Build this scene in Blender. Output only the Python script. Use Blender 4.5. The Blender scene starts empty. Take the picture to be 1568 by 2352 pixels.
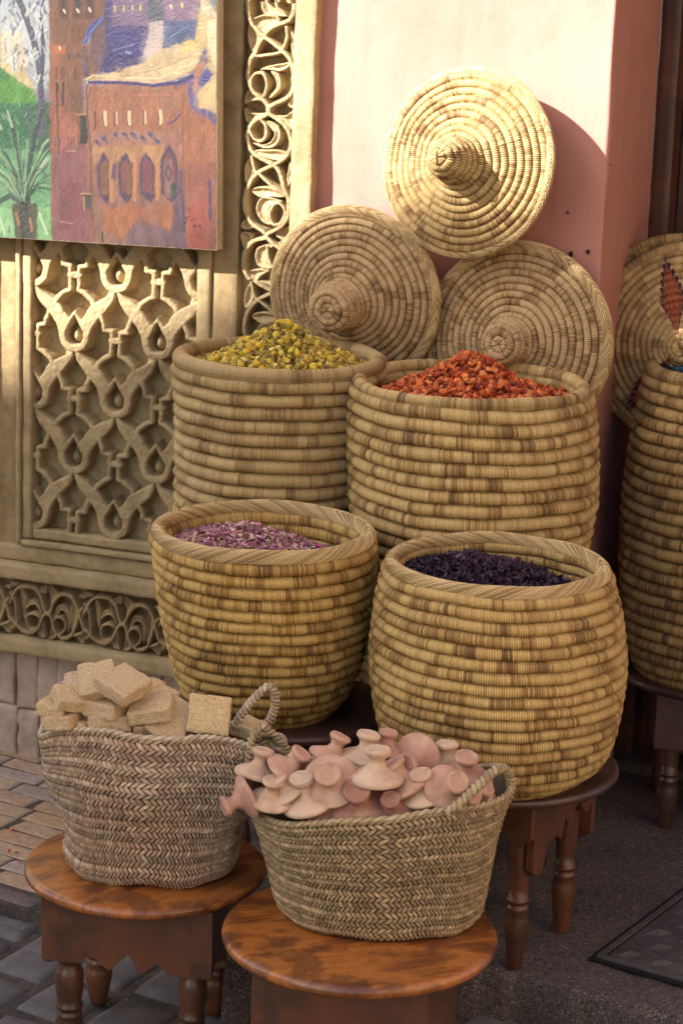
import bpy, math, random
import numpy as np
from mathutils import Vector, Matrix
random.seed(5); rng = np.random.default_rng(5)
R = math.radians
S = bpy.context.scene
COL = S.collection

# ---------------------------------------------------------------- camera
F = 5180.0; PITCH = R(13.6); ROLL = 0.035; EYE = Vector((0, 0, 1.83))
fwd = Vector((0, math.cos(PITCH), -math.sin(PITCH))); up0 = Vector((0, math.sin(PITCH), math.cos(PITCH))); rt0 = Vector((1, 0, 0))
rt = rt0*math.cos(ROLL) + up0*math.sin(ROLL); upv = up0*math.cos(ROLL) - rt0*math.sin(ROLL)
cd = bpy.data.cameras.new('camera'); cam = bpy.data.objects.new('camera', cd); COL.objects.link(cam)
M = Matrix((rt, upv, -fwd)).transposed().to_4x4(); M.translation = EYE; cam.matrix_world = M
cd.sensor_fit = 'VERTICAL'; cd.sensor_height = 36; cd.lens = F/2352*36; cd.clip_end = 200
cd.dof.use_dof = True; cd.dof.focus_distance = 4.2; cd.dof.aperture_fstop = 6.3
S.camera = cam

def ray(px, py): return fwd*F + rt*(px-784) - upv*(py-1176)
def onz(px, py, z): d = ray(px, py); return EYE + d*((z-EYE.z)/d.z)
def at(px, py, Y): d = ray(px, py); return EYE + d*(Y/d.y)

# ---------------------------------------------------------------- wall frame, sky, sun
TH = R(20.5)
U = Vector((math.cos(TH), -math.sin(TH), 0)); NW = Vector((-math.sin(TH), -math.cos(TH), 0)); KW = 1.018; C0 = Vector((.572, 4.737, -.033))
def wallp(s, z, off=0): return C0 + (U*s + NW*off + Vector((0, 0, z)))*KW
T = (U*1.12 - NW*1.0 + Vector((0, 0, -.92))).normalized()          # the way sunlight travels
w = bpy.data.worlds.new('World'); S.world = w; w.use_nodes = True
nt = w.node_tree; bg = nt.nodes['Background']
sky = nt.nodes.new('ShaderNodeTexSky'); sky.sky_type = 'NISHITA'; sky.sun_disc = False
el = math.asin(-T.z); az = math.atan2(-T.x, -T.y)
sky.sun_elevation = el; sky.sun_rotation = az; sky.dust_density = 3.0; sky.air_density = 1.0; sky.ozone_density = .6
nt.links.new(sky.outputs[0], bg.inputs[0]); bg.inputs[1].default_value = 0.070
sd = bpy.data.lights.new('sun', 'SUN'); sd.energy = 5.0; sd.angle = R(.9); sd.color = (1, .96, .91)
so = bpy.data.objects.new('sun', sd); COL.objects.link(so); so.rotation_euler = T.to_track_quat('-Z', 'Y').to_euler()
S.view_settings.view_transform = 'Standard'; S.view_settings.look = 'None'; S.view_settings.exposure = 2.0; S.view_settings.gamma = 1
S.render.engine = 'CYCLES'
S.cycles.max_bounces = 6; S.cycles.diffuse_bounces = 4

# ---------------------------------------------------------------- tagging helpers
def tagp(o, label=None, cat=None, group=None, kind=None):
    if label: o['label'] = label
    if cat: o['category'] = cat
    if group: o['group'] = group
    if kind: o['kind'] = kind
    return o
def empty(name, loc=(0, 0, 0), rz=0, label=None, cat=None, group=None, kind=None):
    o = bpy.data.objects.new(name, None); COL.objects.link(o); o.location = loc; o.rotation_euler = (0, 0, rz)
    o.empty_display_size = .1
    return tagp(o, label, cat, group, kind)
class MB:
    """collects vertices and faces, becomes ONE mesh object"""
    def __init__(s): s.v = []; s.f = []; s.n = 0; s.uv = []; s.col = []; s.hasuv = False; s.hascol = False
    def add(s, V, Fc, uv=None, col=None):
        V = np.asarray(V, float).reshape(-1, 3); k = len(V)
        s.v.append(V); s.f += [tuple(int(i)+s.n for i in q) for q in Fc]; s.n += k
        s.uv.append(np.zeros((k, 2)) if uv is None else np.asarray(uv, float).reshape(-1, 2)); s.hasuv |= uv is not None
        c = np.ones((k, 4))
        if col is not None: c[:, :3] = col; s.hascol = True
        s.col.append(c); return s
    def grid(s, P, uv=None, col=None, closeu=False, flip=False):
        a, b = P.shape[:2]; I = np.arange(a*b).reshape(a, b)
        A = I if not closeu else np.vstack([I, I[:1]])
        q = np.stack([A[:-1, :-1], A[1:, :-1], A[1:, 1:], A[:-1, 1:]], -1).reshape(-1, 4)
        if flip: q = q[:, ::-1]
        s.v.append(P.reshape(-1, 3)); s.f.append(q+s.n)
        k = a*b; s.n += k
        s.uv.append(np.zeros((k, 2)) if uv is None else uv.reshape(-1, 2)); s.hasuv |= uv is not None
        c = np.ones((k, 4))
        if col is not None: c[:, :3] = np.asarray(col).reshape(-1, 3) if np.ndim(col) > 1 else col; s.hascol = True
        s.col.append(c); return s
    def box(s, x0, x1, y0, y1, z0, z1):
        V = [(x, y, z) for x in (x0, x1) for y in (y0, y1) for z in (z0, z1)]
        return s.add(V, [(0, 1, 3, 2), (4, 6, 7, 5), (0, 4, 5, 1), (2, 3, 7, 6), (0, 2, 6, 4), (1, 5, 7, 3)])
    def build(s, name, mat, parent=None, smooth=True, bevel=0, autos=None):
        V = np.concatenate(s.v) if s.v else np.zeros((0, 3))
        ln = []; idx = []
        for q in s.f:
            if isinstance(q, np.ndarray): ln.append(np.full(len(q), 4)); idx.append(q.reshape(-1))
            else: ln.append(np.array([len(q)])); idx.append(np.array(q))
        ln = np.concatenate(ln); idx = np.concatenate(idx).astype(np.int32)
        me = bpy.data.meshes.new(name); me.vertices.add(len(V)); me.vertices.foreach_set('co', V.astype(np.float32).reshape(-1))
        me.loops.add(len(idx)); me.loops.foreach_set('vertex_index', idx)
        st = np.concatenate([[0], np.cumsum(ln)[:-1]]).astype(np.int32)
        me.polygons.add(len(ln)); me.polygons.foreach_set('loop_start', st); me.polygons.foreach_set('loop_total', ln.astype(np.int32))
        me.update(calc_edges=True); me.validate()
        if s.hasuv:
            uv = np.concatenate(s.uv); l = me.uv_layers.new(name='UVMap')
            li = np.empty(len(me.loops), np.int32); me.loops.foreach_get('vertex_index', li)
            l.data.foreach_set('uv', uv[li].astype(np.float32).reshape(-1))
        if s.hascol:
            c = np.concatenate(s.col); a = me.color_attributes.new('col', 'FLOAT_COLOR', 'POINT')
            a.data.foreach_set('color', c.astype(np.float32).reshape(-1))
        me.polygons.foreach_set('use_smooth', np.full(len(me.polygons), bool(smooth)))
        me.materials.append(mat)
        o = bpy.data.objects.new(name, me); COL.objects.link(o)
        if parent: o.parent = parent
        if bevel:
            m = o.modifiers.new('b', 'BEVEL'); m.width = bevel; m.segments = 2; m.limit_method = 'ANGLE'; m.angle_limit = R(35)
            if smooth:
                for p in me.polygons: p.use_smooth = False
        return o

def vnoise(x, y=None, z=None, seed=0):
    """smooth value noise -1..1 for numpy arrays"""
    y = np.zeros_like(x) if y is None else y; z = np.zeros_like(x) if z is None else z
    def h(i, j, k):
        n = np.sin(i*127.1+j*311.7+k*74.7+seed*17.3)*43758.5453
        return (n-np.floor(n))*2-1
    i, j, k = np.floor(x), np.floor(y), np.floor(z); a, b, c = x-i, y-j, z-k
    a, b, c = [t*t*(3-2*t) for t in (a, b, c)]
    r = 0
    for di in (0, 1):
        for dj in (0, 1):
            for dk in (0, 1):
                r = r + h(i+di, j+dj, k+dk)*(a if di else 1-a)*(b if dj else 1-b)*(c if dk else 1-c)
    return r
def sr(c):                                                      # sRGB 0..255 -> linear
    c = np.asarray(c, float)/255
    return np.where(c <= .04045, c/12.92, ((c+.055)/1.055)**2.4)

# ---------------------------------------------------------------- materials
class NT:
    def __init__(s, name, rough=.8, spec=.3):
        s.m = bpy.data.materials.new(name); s.m.use_nodes = True; s.t = s.m.node_tree; s.b = s.t.nodes['Principled BSDF']
        s.b.inputs['Roughness'].default_value = rough; s.b.inputs['Specular IOR Level'].default_value = spec
    def n(s, typ, **kw):
        o = s.t.nodes.new(typ)
        for k, v in kw.items():
            if k.startswith('i_'): 
                key = k[2:]; key = int(key) if key.isdigit() else key.replace('_', ' ')
                s.put(o.inputs[key], v)
            else: setattr(o, k, v)
        return o
    def put(s, inp, v):
        if isinstance(v, bpy.types.NodeSocket): s.t.links.new(v, inp)
        else: inp.default_value = v
    def math(s, op, a, b=0, c=0):
        o = s.n('ShaderNodeMath', operation=op); s.put(o.inputs[0], a); s.put(o.inputs[1], b)
        if len(o.inputs) > 2: s.put(o.inputs[2], c)
        return o.outputs[0]
    def noise(s, vec, scale, det=3, rough=.55, out=0):
        o = s.n('ShaderNodeTexNoise'); s.put(o.inputs['Vector'], vec); o.inputs['Scale'].default_value = scale
        o.inputs['Detail'].default_value = det; o.inputs['Roughness'].default_value = rough; return o.outputs[out]
    def vec(s, x=0, y=0, z=0):
        o = s.n('ShaderNodeCombineXYZ'); s.put(o.inputs[0], x); s.put(o.inputs[1], y); s.put(o.inputs[2], z); return o.outputs[0]
    def sep(s, v):
        o = s.n('ShaderNodeSeparateXYZ'); s.put(o.inputs[0], v); return o.outputs
    def ramp(s, fac, stops, interp='LINEAR'):
        o = s.n('ShaderNodeValToRGB'); s.put(o.inputs[0], fac); r = o.color_ramp; r.interpolation = interp
        while len(r.elements) > 1: r.elements.remove(r.elements[-1])
        for i, (p, c) in enumerate(stops):
            e = r.elements[0] if i == 0 else r.elements.new(p); e.position = p; e.color = (*c, 1) if len(c) == 3 else c
        return o.outputs[0]
    def mix(s, fac, a, b, mode='MIX'):
        o = s.n('ShaderNodeMix', data_type='RGBA', blend_type=mode); s.put(o.inputs[0], fac)
        for i, v in ((6, a), (7, b)):
            if not isinstance(v, bpy.types.NodeSocket) and len(v) == 3: v = (*v, 1)
            s.put(o.inputs[i], v)
        return o.outputs[2]
    def mixv(s, fac, lo, hi): return s.n('ShaderNodeMapRange', i_0=fac, i_3=lo, i_4=hi).outputs[0]
    def bump(s, h, strength, dist=.01, prev=None):
        o = s.n('ShaderNodeBump'); s.put(o.inputs['Height'], h); o.inputs['Strength'].default_value = strength; o.inputs['Distance'].default_value = dist
        if prev is not None: s.put(o.inputs['Normal'], prev)
        return o.outputs[0]
    def out(s, col=None, bump=None, rough=None):
        if col is not None: s.put(s.b.inputs['Base Color'], col if isinstance(col, bpy.types.NodeSocket) else (*col, 1))
        if bump is not None: s.put(s.b.inputs['Normal'], bump)
        if rough is not None: s.put(s.b.inputs['Roughness'], rough)
        return s.m
    def tc(s, k='Object'): return s.n('ShaderNodeTexCoord').outputs[k]
    def uv(s): return s.n('ShaderNodeUVMap').outputs[0]

def mat_coil(name, light, mid, dark, block=.032, stitch=.0042, seed=0, contrast=1.0):
    """wrapped coil: UV.x metres along the coil, UV.y coil number + place across it"""
    t = NT(name, .62, .35); x, y, _ = t.sep(t.uv()); row = t.math('FLOOR', y)
    wn = t.n('ShaderNodeTexWhiteNoise', noise_dimensions='1D'); t.put(wn.inputs['W'], t.math('ADD', row, seed*3.3+.5))
    jit = t.math('MULTIPLY', wn.outputs[0], 7.0)
    xb = t.math('ADD', t.math('DIVIDE', x, block), jit)
    vo = t.n('ShaderNodeTexVoronoi', voronoi_dimensions='2D', feature='F1'); vo.inputs['Scale'].default_value = 1; vo.inputs['Randomness'].default_value = 1
    t.put(vo.inputs['Vector'], t.vec(xb, t.math('MULTIPLY', row, 13.0)))
    blk = t.sep(vo.outputs['Color'])[0]
    big = t.noise(t.vec(t.math('MULTIPLY', x, 6), t.math('MULTIPLY', row, .35), seed), 1.0, 2)
    v = t.math('ADD', t.math('MULTIPLY', t.math('POWER', blk, 1.5), .62), t.math('MULTIPLY', big, .42))
    xs = t.math('DIVIDE', x, stitch)
    w2 = t.n('ShaderNodeTexWhiteNoise', noise_dimensions='2D'); t.put(w2.inputs['Vector'], t.vec(t.math('FLOOR', xs), row))
    v = t.math('ADD', v, t.math('MULTIPLY', t.math('SUBTRACT', w2.outputs[0], .5), .46*contrast))
    c = t.ramp(v, [(.02, tuple(light)), (.42, tuple(light*.6+mid*.4)), (.64, tuple(mid)), (.82, tuple(mid*.5+dark*.5)), (1.0, tuple(dark))])
    fx = t.math('FRACT', xs); sn = t.math('SINE', t.math('MULTIPLY', fx, math.pi))
    gap = t.math('POWER', sn, .5)
    fine = t.noise(t.vec(t.math('MULTIPLY', x, 400), t.math('MULTIPLY', y, 12), 0), 1.0, 2)
    c = t.mix(t.math('MULTIPLY', fine, .35), c, (.75, .68, .5), 'MULTIPLY')
    c = t.mix(t.mixv(gap, .8, 0), c, tuple(dark*.22)); ed = t.math('ABSOLUTE', t.math('SUBTRACT', t.math('FRACT', y), .5)); c = t.mix(t.math('MULTIPLY', t.math('POWER', t.math('MULTIPLY', ed, 2.0), 5.0), .45), c, tuple(dark*.4))
    b = t.bump(gap, .8, .003); b = t.bump(fine, .25, .001, b)
    return t.out(c, b)
L_ = sr((206, 176, 118)); M_ = sr((168, 132, 78)); D_ = sr((112, 82, 52))
K = dict(
 yel=mat_coil('coil_pale', sr((212,184,130)), sr((176,147,98)), sr((132,104,68)), .036, .0034, 1, .7),
 red=mat_coil('coil_straw', sr((224,193,132)), sr((178,144,88)), sr((118,90,58)), .026, .0042, 2),
 pink=mat_coil('coil_gold', sr((224,188,114)), sr((178,138,72)), sr((114,84,50)), .030, .0042, 3),
 pur=mat_coil('coil_straw_b', sr((224,190,122)), sr((178,140,82)), sr((116,87,54)), .028, .0044, 4),
 far=mat_coil('coil_far', sr((196,162,104)), sr((150,116,70)), sr((104,78,52)), .030, .0042, 5),
 lid=mat_coil('coil_lid', sr((214,184,138)), sr((176,142,98)), sr((130,100,72)), .03, .0040, 6),
 lidt=mat_coil('coil_lid_top', sr((208,180,122)), sr((164,130,84)), sr((122,92,60)), .026, .0044, 7))

def mat_strand(name, light, dark):
    """braid: UV.x strand number, UV.y across"""
    t = NT(name, .55, .4); x, y, _ = t.sep(t.uv())
    w = t.n('ShaderNodeTexWhiteNoise', noise_dimensions='1D'); t.put(w.inputs['W'], t.math('FLOOR', x))
    n = t.noise(t.vec(t.math('MULTIPLY', x, .05), y), 3.0, 2)
    v = t.math('ADD', t.math('MULTIPLY', w.outputs[0], .6), t.math('MULTIPLY', n, .4))
    c = t.ramp(v, [(.15, tuple(light)), (.8, tuple(dark))])
    g = t.math('POWER', t.math('SINE', t.math('MULTIPLY', t.math('FRACT', x), math.pi)), .6)
    c = t.mix(t.mixv(g, .95, 0), c, tuple(dark*.12))
    return t.out(c, t.bump(g, .6, .002))
BR = mat_strand('braid', sr((224,196,142)), sr((160,126,78)))

def mat_vcol(name, rough=.75, noise_scale=300, amt=.25, bumpd=.0015, spec=.3, fac=1.0):
    t = NT(name, rough, spec); a = t.n('ShaderNodeAttribute', attribute_name='col').outputs['Color']
    n = t.noise(t.tc(), noise_scale, 3)
    c = t.mix(1.0, a, t.ramp(n, [(.3, (1-amt,)*3), (.7, (1+amt,)*3)]), 'MULTIPLY')
    return t.out(c, t.bump(n, .5, bumpd))
PALM = mat_vcol('palm_leaf', .6, 260, .2, .001)
PETAL = mat_vcol('dried_petal', .7, 500, .25, .0008)

def mat_plain(name, c, rough=.8, scale=40, amt=.2, bs=.4, bd=.002, c2=None, spec=.3, det=5):
    t = NT(name, rough, spec); n = t.noise(t.tc(), scale, det); n2 = t.noise(t.tc(), scale*.13, 3)
    c = np.array(c); c2 = c*.65 if c2 is None else np.array(c2)
    k = t.ramp(t.math('ADD', t.math('MULTIPLY', n, .45), t.math('MULTIPLY', n2, .55)), [(.35, tuple(c2)), (.62, tuple(c))])
    return t.out(k, t.bump(n, bs, bd))
GOLD = None
def mat_gold(name, c, c2):
    t = NT(name, .72, .35); o = t.tc()
    n = t.noise(o, 9, 6, .6); g = t.noise(o, 260, 4, .7); n3 = t.noise(o, 45, 4)
    k = t.ramp(t.math('ADD', t.math('MULTIPLY', n, .7), t.math('MULTIPLY', n3, .3)), [(.34, tuple(c2)), (.55, tuple(c)), (.72, tuple(c*1.12))])
    k = t.mix(t.math('MULTIPLY', t.ramp(g, [(.55, (0, 0, 0)), (.7, (1, 1, 1))]), .25), k, tuple(c2*.6))
    return t.out(k, t.bump(g, .5, .002, t.bump(n3, .5, .006)))
GOLD = mat_gold('gilded_stone', sr((168,146,107)), sr((134,113,80)))
GOLDD = mat_gold('gilded_stone_plain', sr((160,136,96)), sr((126,102,72)))
STONE = mat_gold('plinth_stone', sr((182,160,142)), sr((150,128,112)))
def mat_pink():
    t = NT('pink_plaster', .75, .25); o = t.tc()
    n = t.noise(o, 2.2, 5, .6); g = t.noise(o, 120, 5, .6); s = t.noise(o, 14, 5, .65)
    k = t.ramp(n, [(.3, tuple(sr((172,117,104)))), (.7, tuple(sr((189,136,121))))])
    k = t.mix(t.math('MULTIPLY', t.ramp(s, [(.62, (0, 0, 0)), (.74, (1, 1, 1))]), .35), k, tuple(sr((140,92,96))))
    x, y, z = t.sep(o)
    wv = t.noise(t.vec(t.math('MULTIPLY', x, 5), t.math('MULTIPLY', y, 5), t.math('MULTIPLY', z, .9)), 6, 3)
    k = t.mix(t.math('MULTIPLY', t.ramp(wv, [(.45, (0, 0, 0)), (.7, (1, 1, 1))]), .22), k, tuple(sr((150,98,92))))
    return t.out(k, t.bump(g, .12, .002, t.bump(s, .35, .006)))
PINK = mat_pink()
def mat_wood(name, cols, scale=1.0, rough=.34, band=True):
    t = NT(name, .35, .5); o = t.tc(); x, y, z = t.sep(o)
    d = t.noise(t.vec(t.math('MULTIPLY', x, 3*scale), t.math('MULTIPLY', y, 7.5*scale), t.math('MULTIPLY', z, 3*scale)), 1.6, 4, .6)
    g = t.noise(t.vec(t.math('MULTIPLY', x, 10), t.math('MULTIPLY', y, 160), t.math('MULTIPLY', z, 12)), 1.0, 4, .6)
    k = t.ramp(t.math('ADD', t.math('MULTIPLY', d, .78), t.math('MULTIPLY', g, .22)), [(.30, cols[0]), (.44, cols[1]), (.52, cols[2]), (.62, cols[1]), (.74, cols[0])])
    wr = t.noise(o, 7, 5, .65); wm = t.ramp(wr, [(.55, (0, 0, 0)), (.66, (1, 1, 1))]); w4 = t.ramp(t.noise(o, 11, 4, .6), [(.52, (0, 0, 0)), (.60, (1, 1, 1))])
    k = t.mix(t.math('MULTIPLY', w4, .55), k, cols[0]); k = t.mix(t.math('MULTIPLY', wm, .6), k, cols[3]); sc_ = t.noise(t.vec(t.math('MULTIPLY', x, 60), t.math('MULTIPLY', y, 8), z), 3, 2); k = t.mix(t.math('MULTIPLY', t.ramp(sc_, [(.70, (0, 0, 0)), (.74, (1, 1, 1))]), .3), k, (.03, .02, .015))
    r = t.mixv(wr, rough-.08, rough+.25)
    t.put(t.b.inputs['Coat Weight'], .45); t.put(t.b.inputs['Coat Roughness'], .22)
    return t.out(k, t.bump(g, .15, .001), r)
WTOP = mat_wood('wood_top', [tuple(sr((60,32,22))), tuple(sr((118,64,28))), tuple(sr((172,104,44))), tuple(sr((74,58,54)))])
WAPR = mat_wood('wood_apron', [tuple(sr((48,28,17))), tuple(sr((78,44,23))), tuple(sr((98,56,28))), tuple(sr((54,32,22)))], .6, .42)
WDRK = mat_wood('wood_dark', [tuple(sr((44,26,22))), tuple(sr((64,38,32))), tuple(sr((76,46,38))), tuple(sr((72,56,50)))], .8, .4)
def mat_clay(name, c):
    t = NT(name, .9, .15); o = t.tc(); n = t.noise(o, 38, 6, .65); g = t.noise(o, 300, 4, .7); p = t.noise(o, 14, 4, .6); s = t.noise(o, 90, 3, .7)
    k = t.ramp(n, [(.3, tuple(c*.72)), (.5, tuple(c*.96)), (.7, tuple(c*1.12))])
    k = t.mix(t.math('MULTIPLY', t.ramp(p, [(.48, (0, 0, 0)), (.66, (1, 1, 1))]), .6), k, tuple(sr((208,184,160))))
    k = t.mix(t.math('MULTIPLY', t.ramp(s, [(.66, (0, 0, 0)), (.74, (1, 1, 1))]), .5), k, tuple(sr((110,74,60))))
    return t.out(k, t.bump(g, .35, .0015, t.bump(n, .5, .004)))
CLAYC = [sr(c) for c in ((188,148,126), (180,138,120), (202,172,146), (194,162,136), (160,116,100))]
CLAY = []
for i, c in enumerate(CLAYC): CLAY.append(mat_clay('fired_clay_%s' % 'abcde'[i], c))
def mat_sand():
    t = NT('sandy_stone', .95, .1); o = t.tc(); g = t.noise(o, 420, 3, .7); n = t.noise(o, 60, 3)
    k = t.ramp(g, [(.3, tuple(sr((150,124,88)))), (.5, tuple(sr((210,184,140)))), (.7, tuple(sr((234,216,180))))])
    oi = t.n('ShaderNodeObjectInfo').outputs['Random']; k = t.mix(t.math('MULTIPLY', n, .3), k, tuple(sr((196,150,92))), 'MULTIPLY'); k = t.mix(t.math('MULTIPLY', oi, .3), k, tuple(sr((176,150,132)))); pt = t.noise(o, 150, 2, .5); k = t.mix(t.math('MULTIPLY', t.ramp(pt, [(.60, (0, 0, 0)), (.70, (1, 1, 1))]), .45), k, tuple(sr((120,90,58))))
    return t.out(k, t.bump(g, .8, .0025))
SAND = mat_sand()

# ---------------------------------------------------------------- ground
CONC = None
def mat_conc():
    t = NT('concrete', .85, .3); o = t.tc(); v = t.n('ShaderNodeTexVoronoi', feature='F1'); t.put(v.inputs['Vector'], o); v.inputs['Scale'].default_value = 380
    sp = t.sep(v.outputs['Color'])[0]; n = t.noise(o, 5, 5, .6); g = t.noise(o, 90, 5, .7)
    k = t.ramp(t.math('ADD', t.math('MULTIPLY', n, .5), t.math('MULTIPLY', g, .5)), [(.35, tuple(sr((62,54,54)))), (.65, tuple(sr((98,86,82))))])
    k = t.mix(t.ramp(sp, [(.86, (0, 0, 0)), (.95, (1, 1, 1))]), k, tuple(sr((128,114,106))))
    k = t.mix(t.ramp(sp, [(.06, (1, 1, 1)), (.14, (0, 0, 0))]), k, tuple(sr((38,32,34))))
    return t.out(k, t.bump(sp, .5, .003, t.bump(g, .6, .006)))
CONC = mat_conc()
SETT = mat_plain('grey_sett', sr((108,102,102)), .78, 22, .2, .5, .004, sr((70,66,70)), .4)
GROUT = mat_plain('grout', sr((92,82,74)), .95, 90, .2, .9, .006, sr((58,52,48)))
BRICKM = mat_vcol('paving_brick', .75, 60, .22, .003)
MB().box(-14, 14, -16, 14, -.5, -.108).build('ground', GROUT, smooth=False)['kind'] = 'structure'

def rounded_block(mb, pts, z0, z1, rnd=.006, tilt=(0, 0), col=None, seed=0, sharp=16):
    """pts: 4 ground corners; pillow-topped stone"""
    p = [np.array(q) for q in pts]; n = 10; a = .5-.5*np.sign(np.cos(np.linspace(0, np.pi, n)))*np.abs(np.cos(np.linspace(0, np.pi, n)))**.7
    A, B = np.meshgrid(a, a, indexing='ij')
    P = ((1-A)*(1-B))[..., None]*p[0]+(A*(1-B))[..., None]*p[1]+(A*B)[..., None]*p[2]+((1-A)*B)[..., None]*p[3]
    P = P + np.stack([vnoise(P[..., 0]*9+seed, P[..., 1]*9), vnoise(P[..., 0]*9, P[..., 1]*9+seed)], -1)*.004
    ex = np.minimum(A, 1-A); ey = np.minimum(B, 1-B)
    e = 1-np.exp(-np.minimum(ex, ey)*sharp); e2 = 1-np.exp(-(ex+ey)*6)
    z = z0+(z1-z0)*(0.02+.98*e*(.8+.2*e2)) + (A-.5)*tilt[0]+(B-.5)*tilt[1]+vnoise(P[..., 0]*30, P[..., 1]*30, seed=seed)*.0012*e
    z[0, :] = z0; z[-1, :] = z0; z[:, 0] = z0; z[:, -1] = z0
    mb.grid(np.dstack([P, z]), col=col)
# setts of the street, laid in two slanting courses
sp = MB(); ax = math.atan2(.165, .086)
d1 = np.array([.46, .887]); d2 = np.array([.86, -.51])
d1 = d1/np.linalg.norm(d1); d2 = d2/np.linalg.norm(d2)
o0 = np.array([-.608, 3.894]); PW, PL = .150, .205
for i in range(-16, 18):
    sh = random.uniform(0, 1); j = -12+sh
    while j < 12:
        L = random.uniform(.8, 1.25)*PL
        c = o0+d2*(i*PW)+d1*(j*PL); g = .006
        q = [c+d2*g+d1*g, c+d2*(PW-g)+d1*g, c+d2*(PW-g)+d1*(L-g), c+d2*g+d1*(L-g)]
        j += L/PL
        m = c+d2*PW/2+d1*L/2
        if not (-1.9 < m[0] < 1.6 and 2.0 < m[1] < 4.5): continue
        rounded_block(sp, q, -.122, -.098+random.uniform(-.003, .003), tilt=(random.uniform(-.005, .005), random.uniform(-.005, .005)), seed=i*31+int(j*7), sharp=30)
sp.build('street_setts', SETT)['kind'] = 'structure'
# brick paving beside the carved wall, a low kerb along its edge
ku = np.array([.864, -.504]); ku /= np.linalg.norm(ku); kn = np.array([.504, .864]); kn /= np.linalg.norm(kn)
k0 = np.array([-.676, 4.328])
base = [k0-ku*2.2, k0+ku*.64, k0+ku*.64+kn*2.2, k0-ku*2.2+kn*2.2]
bb = MB(); bb.add([(*p, -.0712) for p in base]+[(*p, -.12) for p in base], [(0, 1, 2, 3), (0, 4, 5, 1), (1, 5, 6, 2), (2, 6, 7, 3), (3, 7, 4, 0)])
bpv = bb.build('brick_pavement', GROUT, smooth=False); bpv['kind'] = 'structure'
pb = MB()
BC = [sr(c) for c in ((178,150,124), (168,140,116), (184,158,132), (164,138,120), (174,142,112), (158,138,128))]
a = -2.2
while a < .60:                                                 # kerb course
    L = random.uniform(.14, .19); q = [k0+ku*a, k0+ku*min(a+L-.004, .64), k0+ku*min(a+L-.004, .64)+kn*.075, k0+ku*a+kn*.075]
    rounded_block(pb, q, -.121, -.066, col=sr((112, 98, 96))*random.uniform(.85, 1.1), seed=int(a*50)); a += L
for r in range(30):
    a = -2.2+random.uniform(0, .1)
    while a < .60:
        L = .155; y0 = .08+r*.062
        q = [k0+ku*(a+.003)+kn*(y0+.001), k0+ku*(a+L+.001)+kn*(y0+.001), k0+ku*(a+L+.001)+kn*(y0+.0605), k0+ku*(a+.003)+kn*(y0+.0605)]
        q2 = q
        if a+L < .64: rounded_block(pb, q2, -.074, -.0695+random.uniform(-.0012, .0012), col=random.choice(BC)*random.uniform(.85, 1.1), seed=r*40+int(a*30), sharp=60)
        a += L+.003
pb.build('paving_bricks', BRICKM, bpv)

# concrete slab in front of the shop door, with a worn rounded edge
edge = [(-.175, 3.895), (-.05, 3.93), (.10, 3.965), (.293, 3.958), (.379, 3.928), (.627, 3.775), (1.2, 3.45), (2.6, 2.7)]
ex = np.array([p[0] for p in edge]); ey = np.array([p[1] for p in edge])
X = np.concatenate([np.linspace(-.19, 1.2, 260), np.linspace(1.22, 2.6, 20)]); dv = np.concatenate([[-.012, -.010, -.004, 0, .005, .012, .02, .035], np.linspace(.06, 2.2, 150)])
P = np.zeros((len(X), len(dv), 3))
for j, d in enumerate(dv):
    yy = np.interp(X, ex, ey)+vnoise(X*14, seed=3)*.012+vnoise(X*50, seed=4)*.005
    P[:, j, 0] = X; P[:, j, 1] = yy+max(d, -.012)
    P[:, j, 2] = {0: -.121, 1: -.06, 2: -.024, 3: -.012, 4: -.005, 5: -.001}.get(j, 0)+(vnoise(X*40, X*0+d*40, seed=6)*.002+vnoise(X*5, X*0+d*5, seed=9)*.003 if j else 0)
sl = MB(); sl.grid(P)
left = np.stack([P[0], np.column_stack([P[0, :, 0]-.004, P[0, :, 1], np.full(len(dv), -.121)])]); sl.grid(left)
slab = sl.build('concrete_slab', CONC); slab['kind'] = 'structure'

# drain cover with raised lozenges, dark joint round it
dr = empty('drain_cover', (.515, 3.997, 0), 0, 'dark metal drain cover with raised lozenges set in the concrete slab', 'drain cover')
e1 = Vector((.729-.515, 4.33-3.997, 0)).normalized(); e2 = Vector((.155, -.096, 0)).normalized()
META = mat_plain('cast_iron', sr((84,80,80)), .62, 60, .2, .8, .003, sr((56,52,52)), .4)
DARKJ = mat_plain('dark_joint', sr((26,22,22)), .9, 60, .2, .5, .002, sr((16,14,14)))
def slabq(mb, a0, a1, b0, b1, z0, z1):
    c = [e1*a0+e2*b0, e1*a1+e2*b0, e1*a1+e2*b1, e1*a0+e2*b1]
    mb.add([(p.x, p.y, z) for z in (z0, z1) for p in c], [(0, 1, 2, 3), (4, 7, 6, 5), (0, 4, 5, 1), (1, 5, 6, 2), (2, 6, 7, 3), (3, 7, 4, 0)])
j_ = MB(); slabq(j_, -.014, .9, -.010, .6, .002, .0045); j_.build('joint', DARKJ, dr, smooth=False)
fr_ = MB()
for q in ((0, .9, 0, .012), (0, .012, .0125, .6)): slabq(fr_, q[0], q[1], q[2], q[3], .003, .010)
fr_.build('rim', META, dr, smooth=False, bevel=.001)
pl = MB(); slabq(pl, .018, .88, .018, .58, .003, .0075)
for i in range(12):
    for j in range(9):
        c = e1*(.045+i*.062)+e2*(.05+j*.066)+(e2*.033 if i % 2 else Vector())
        a, b = e1*.012-e2*.012, (e1+e2).normalized()*.026
        V = [c-b, c-a*.8, c+b, c+a*.8]
        pl.add([(p.x, p.y, .0076) for p in V]+[(c.x, c.y, .0165)], [(0, 1, 4), (1, 2, 4), (2, 3, 4), (3, 0, 4)])
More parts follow.
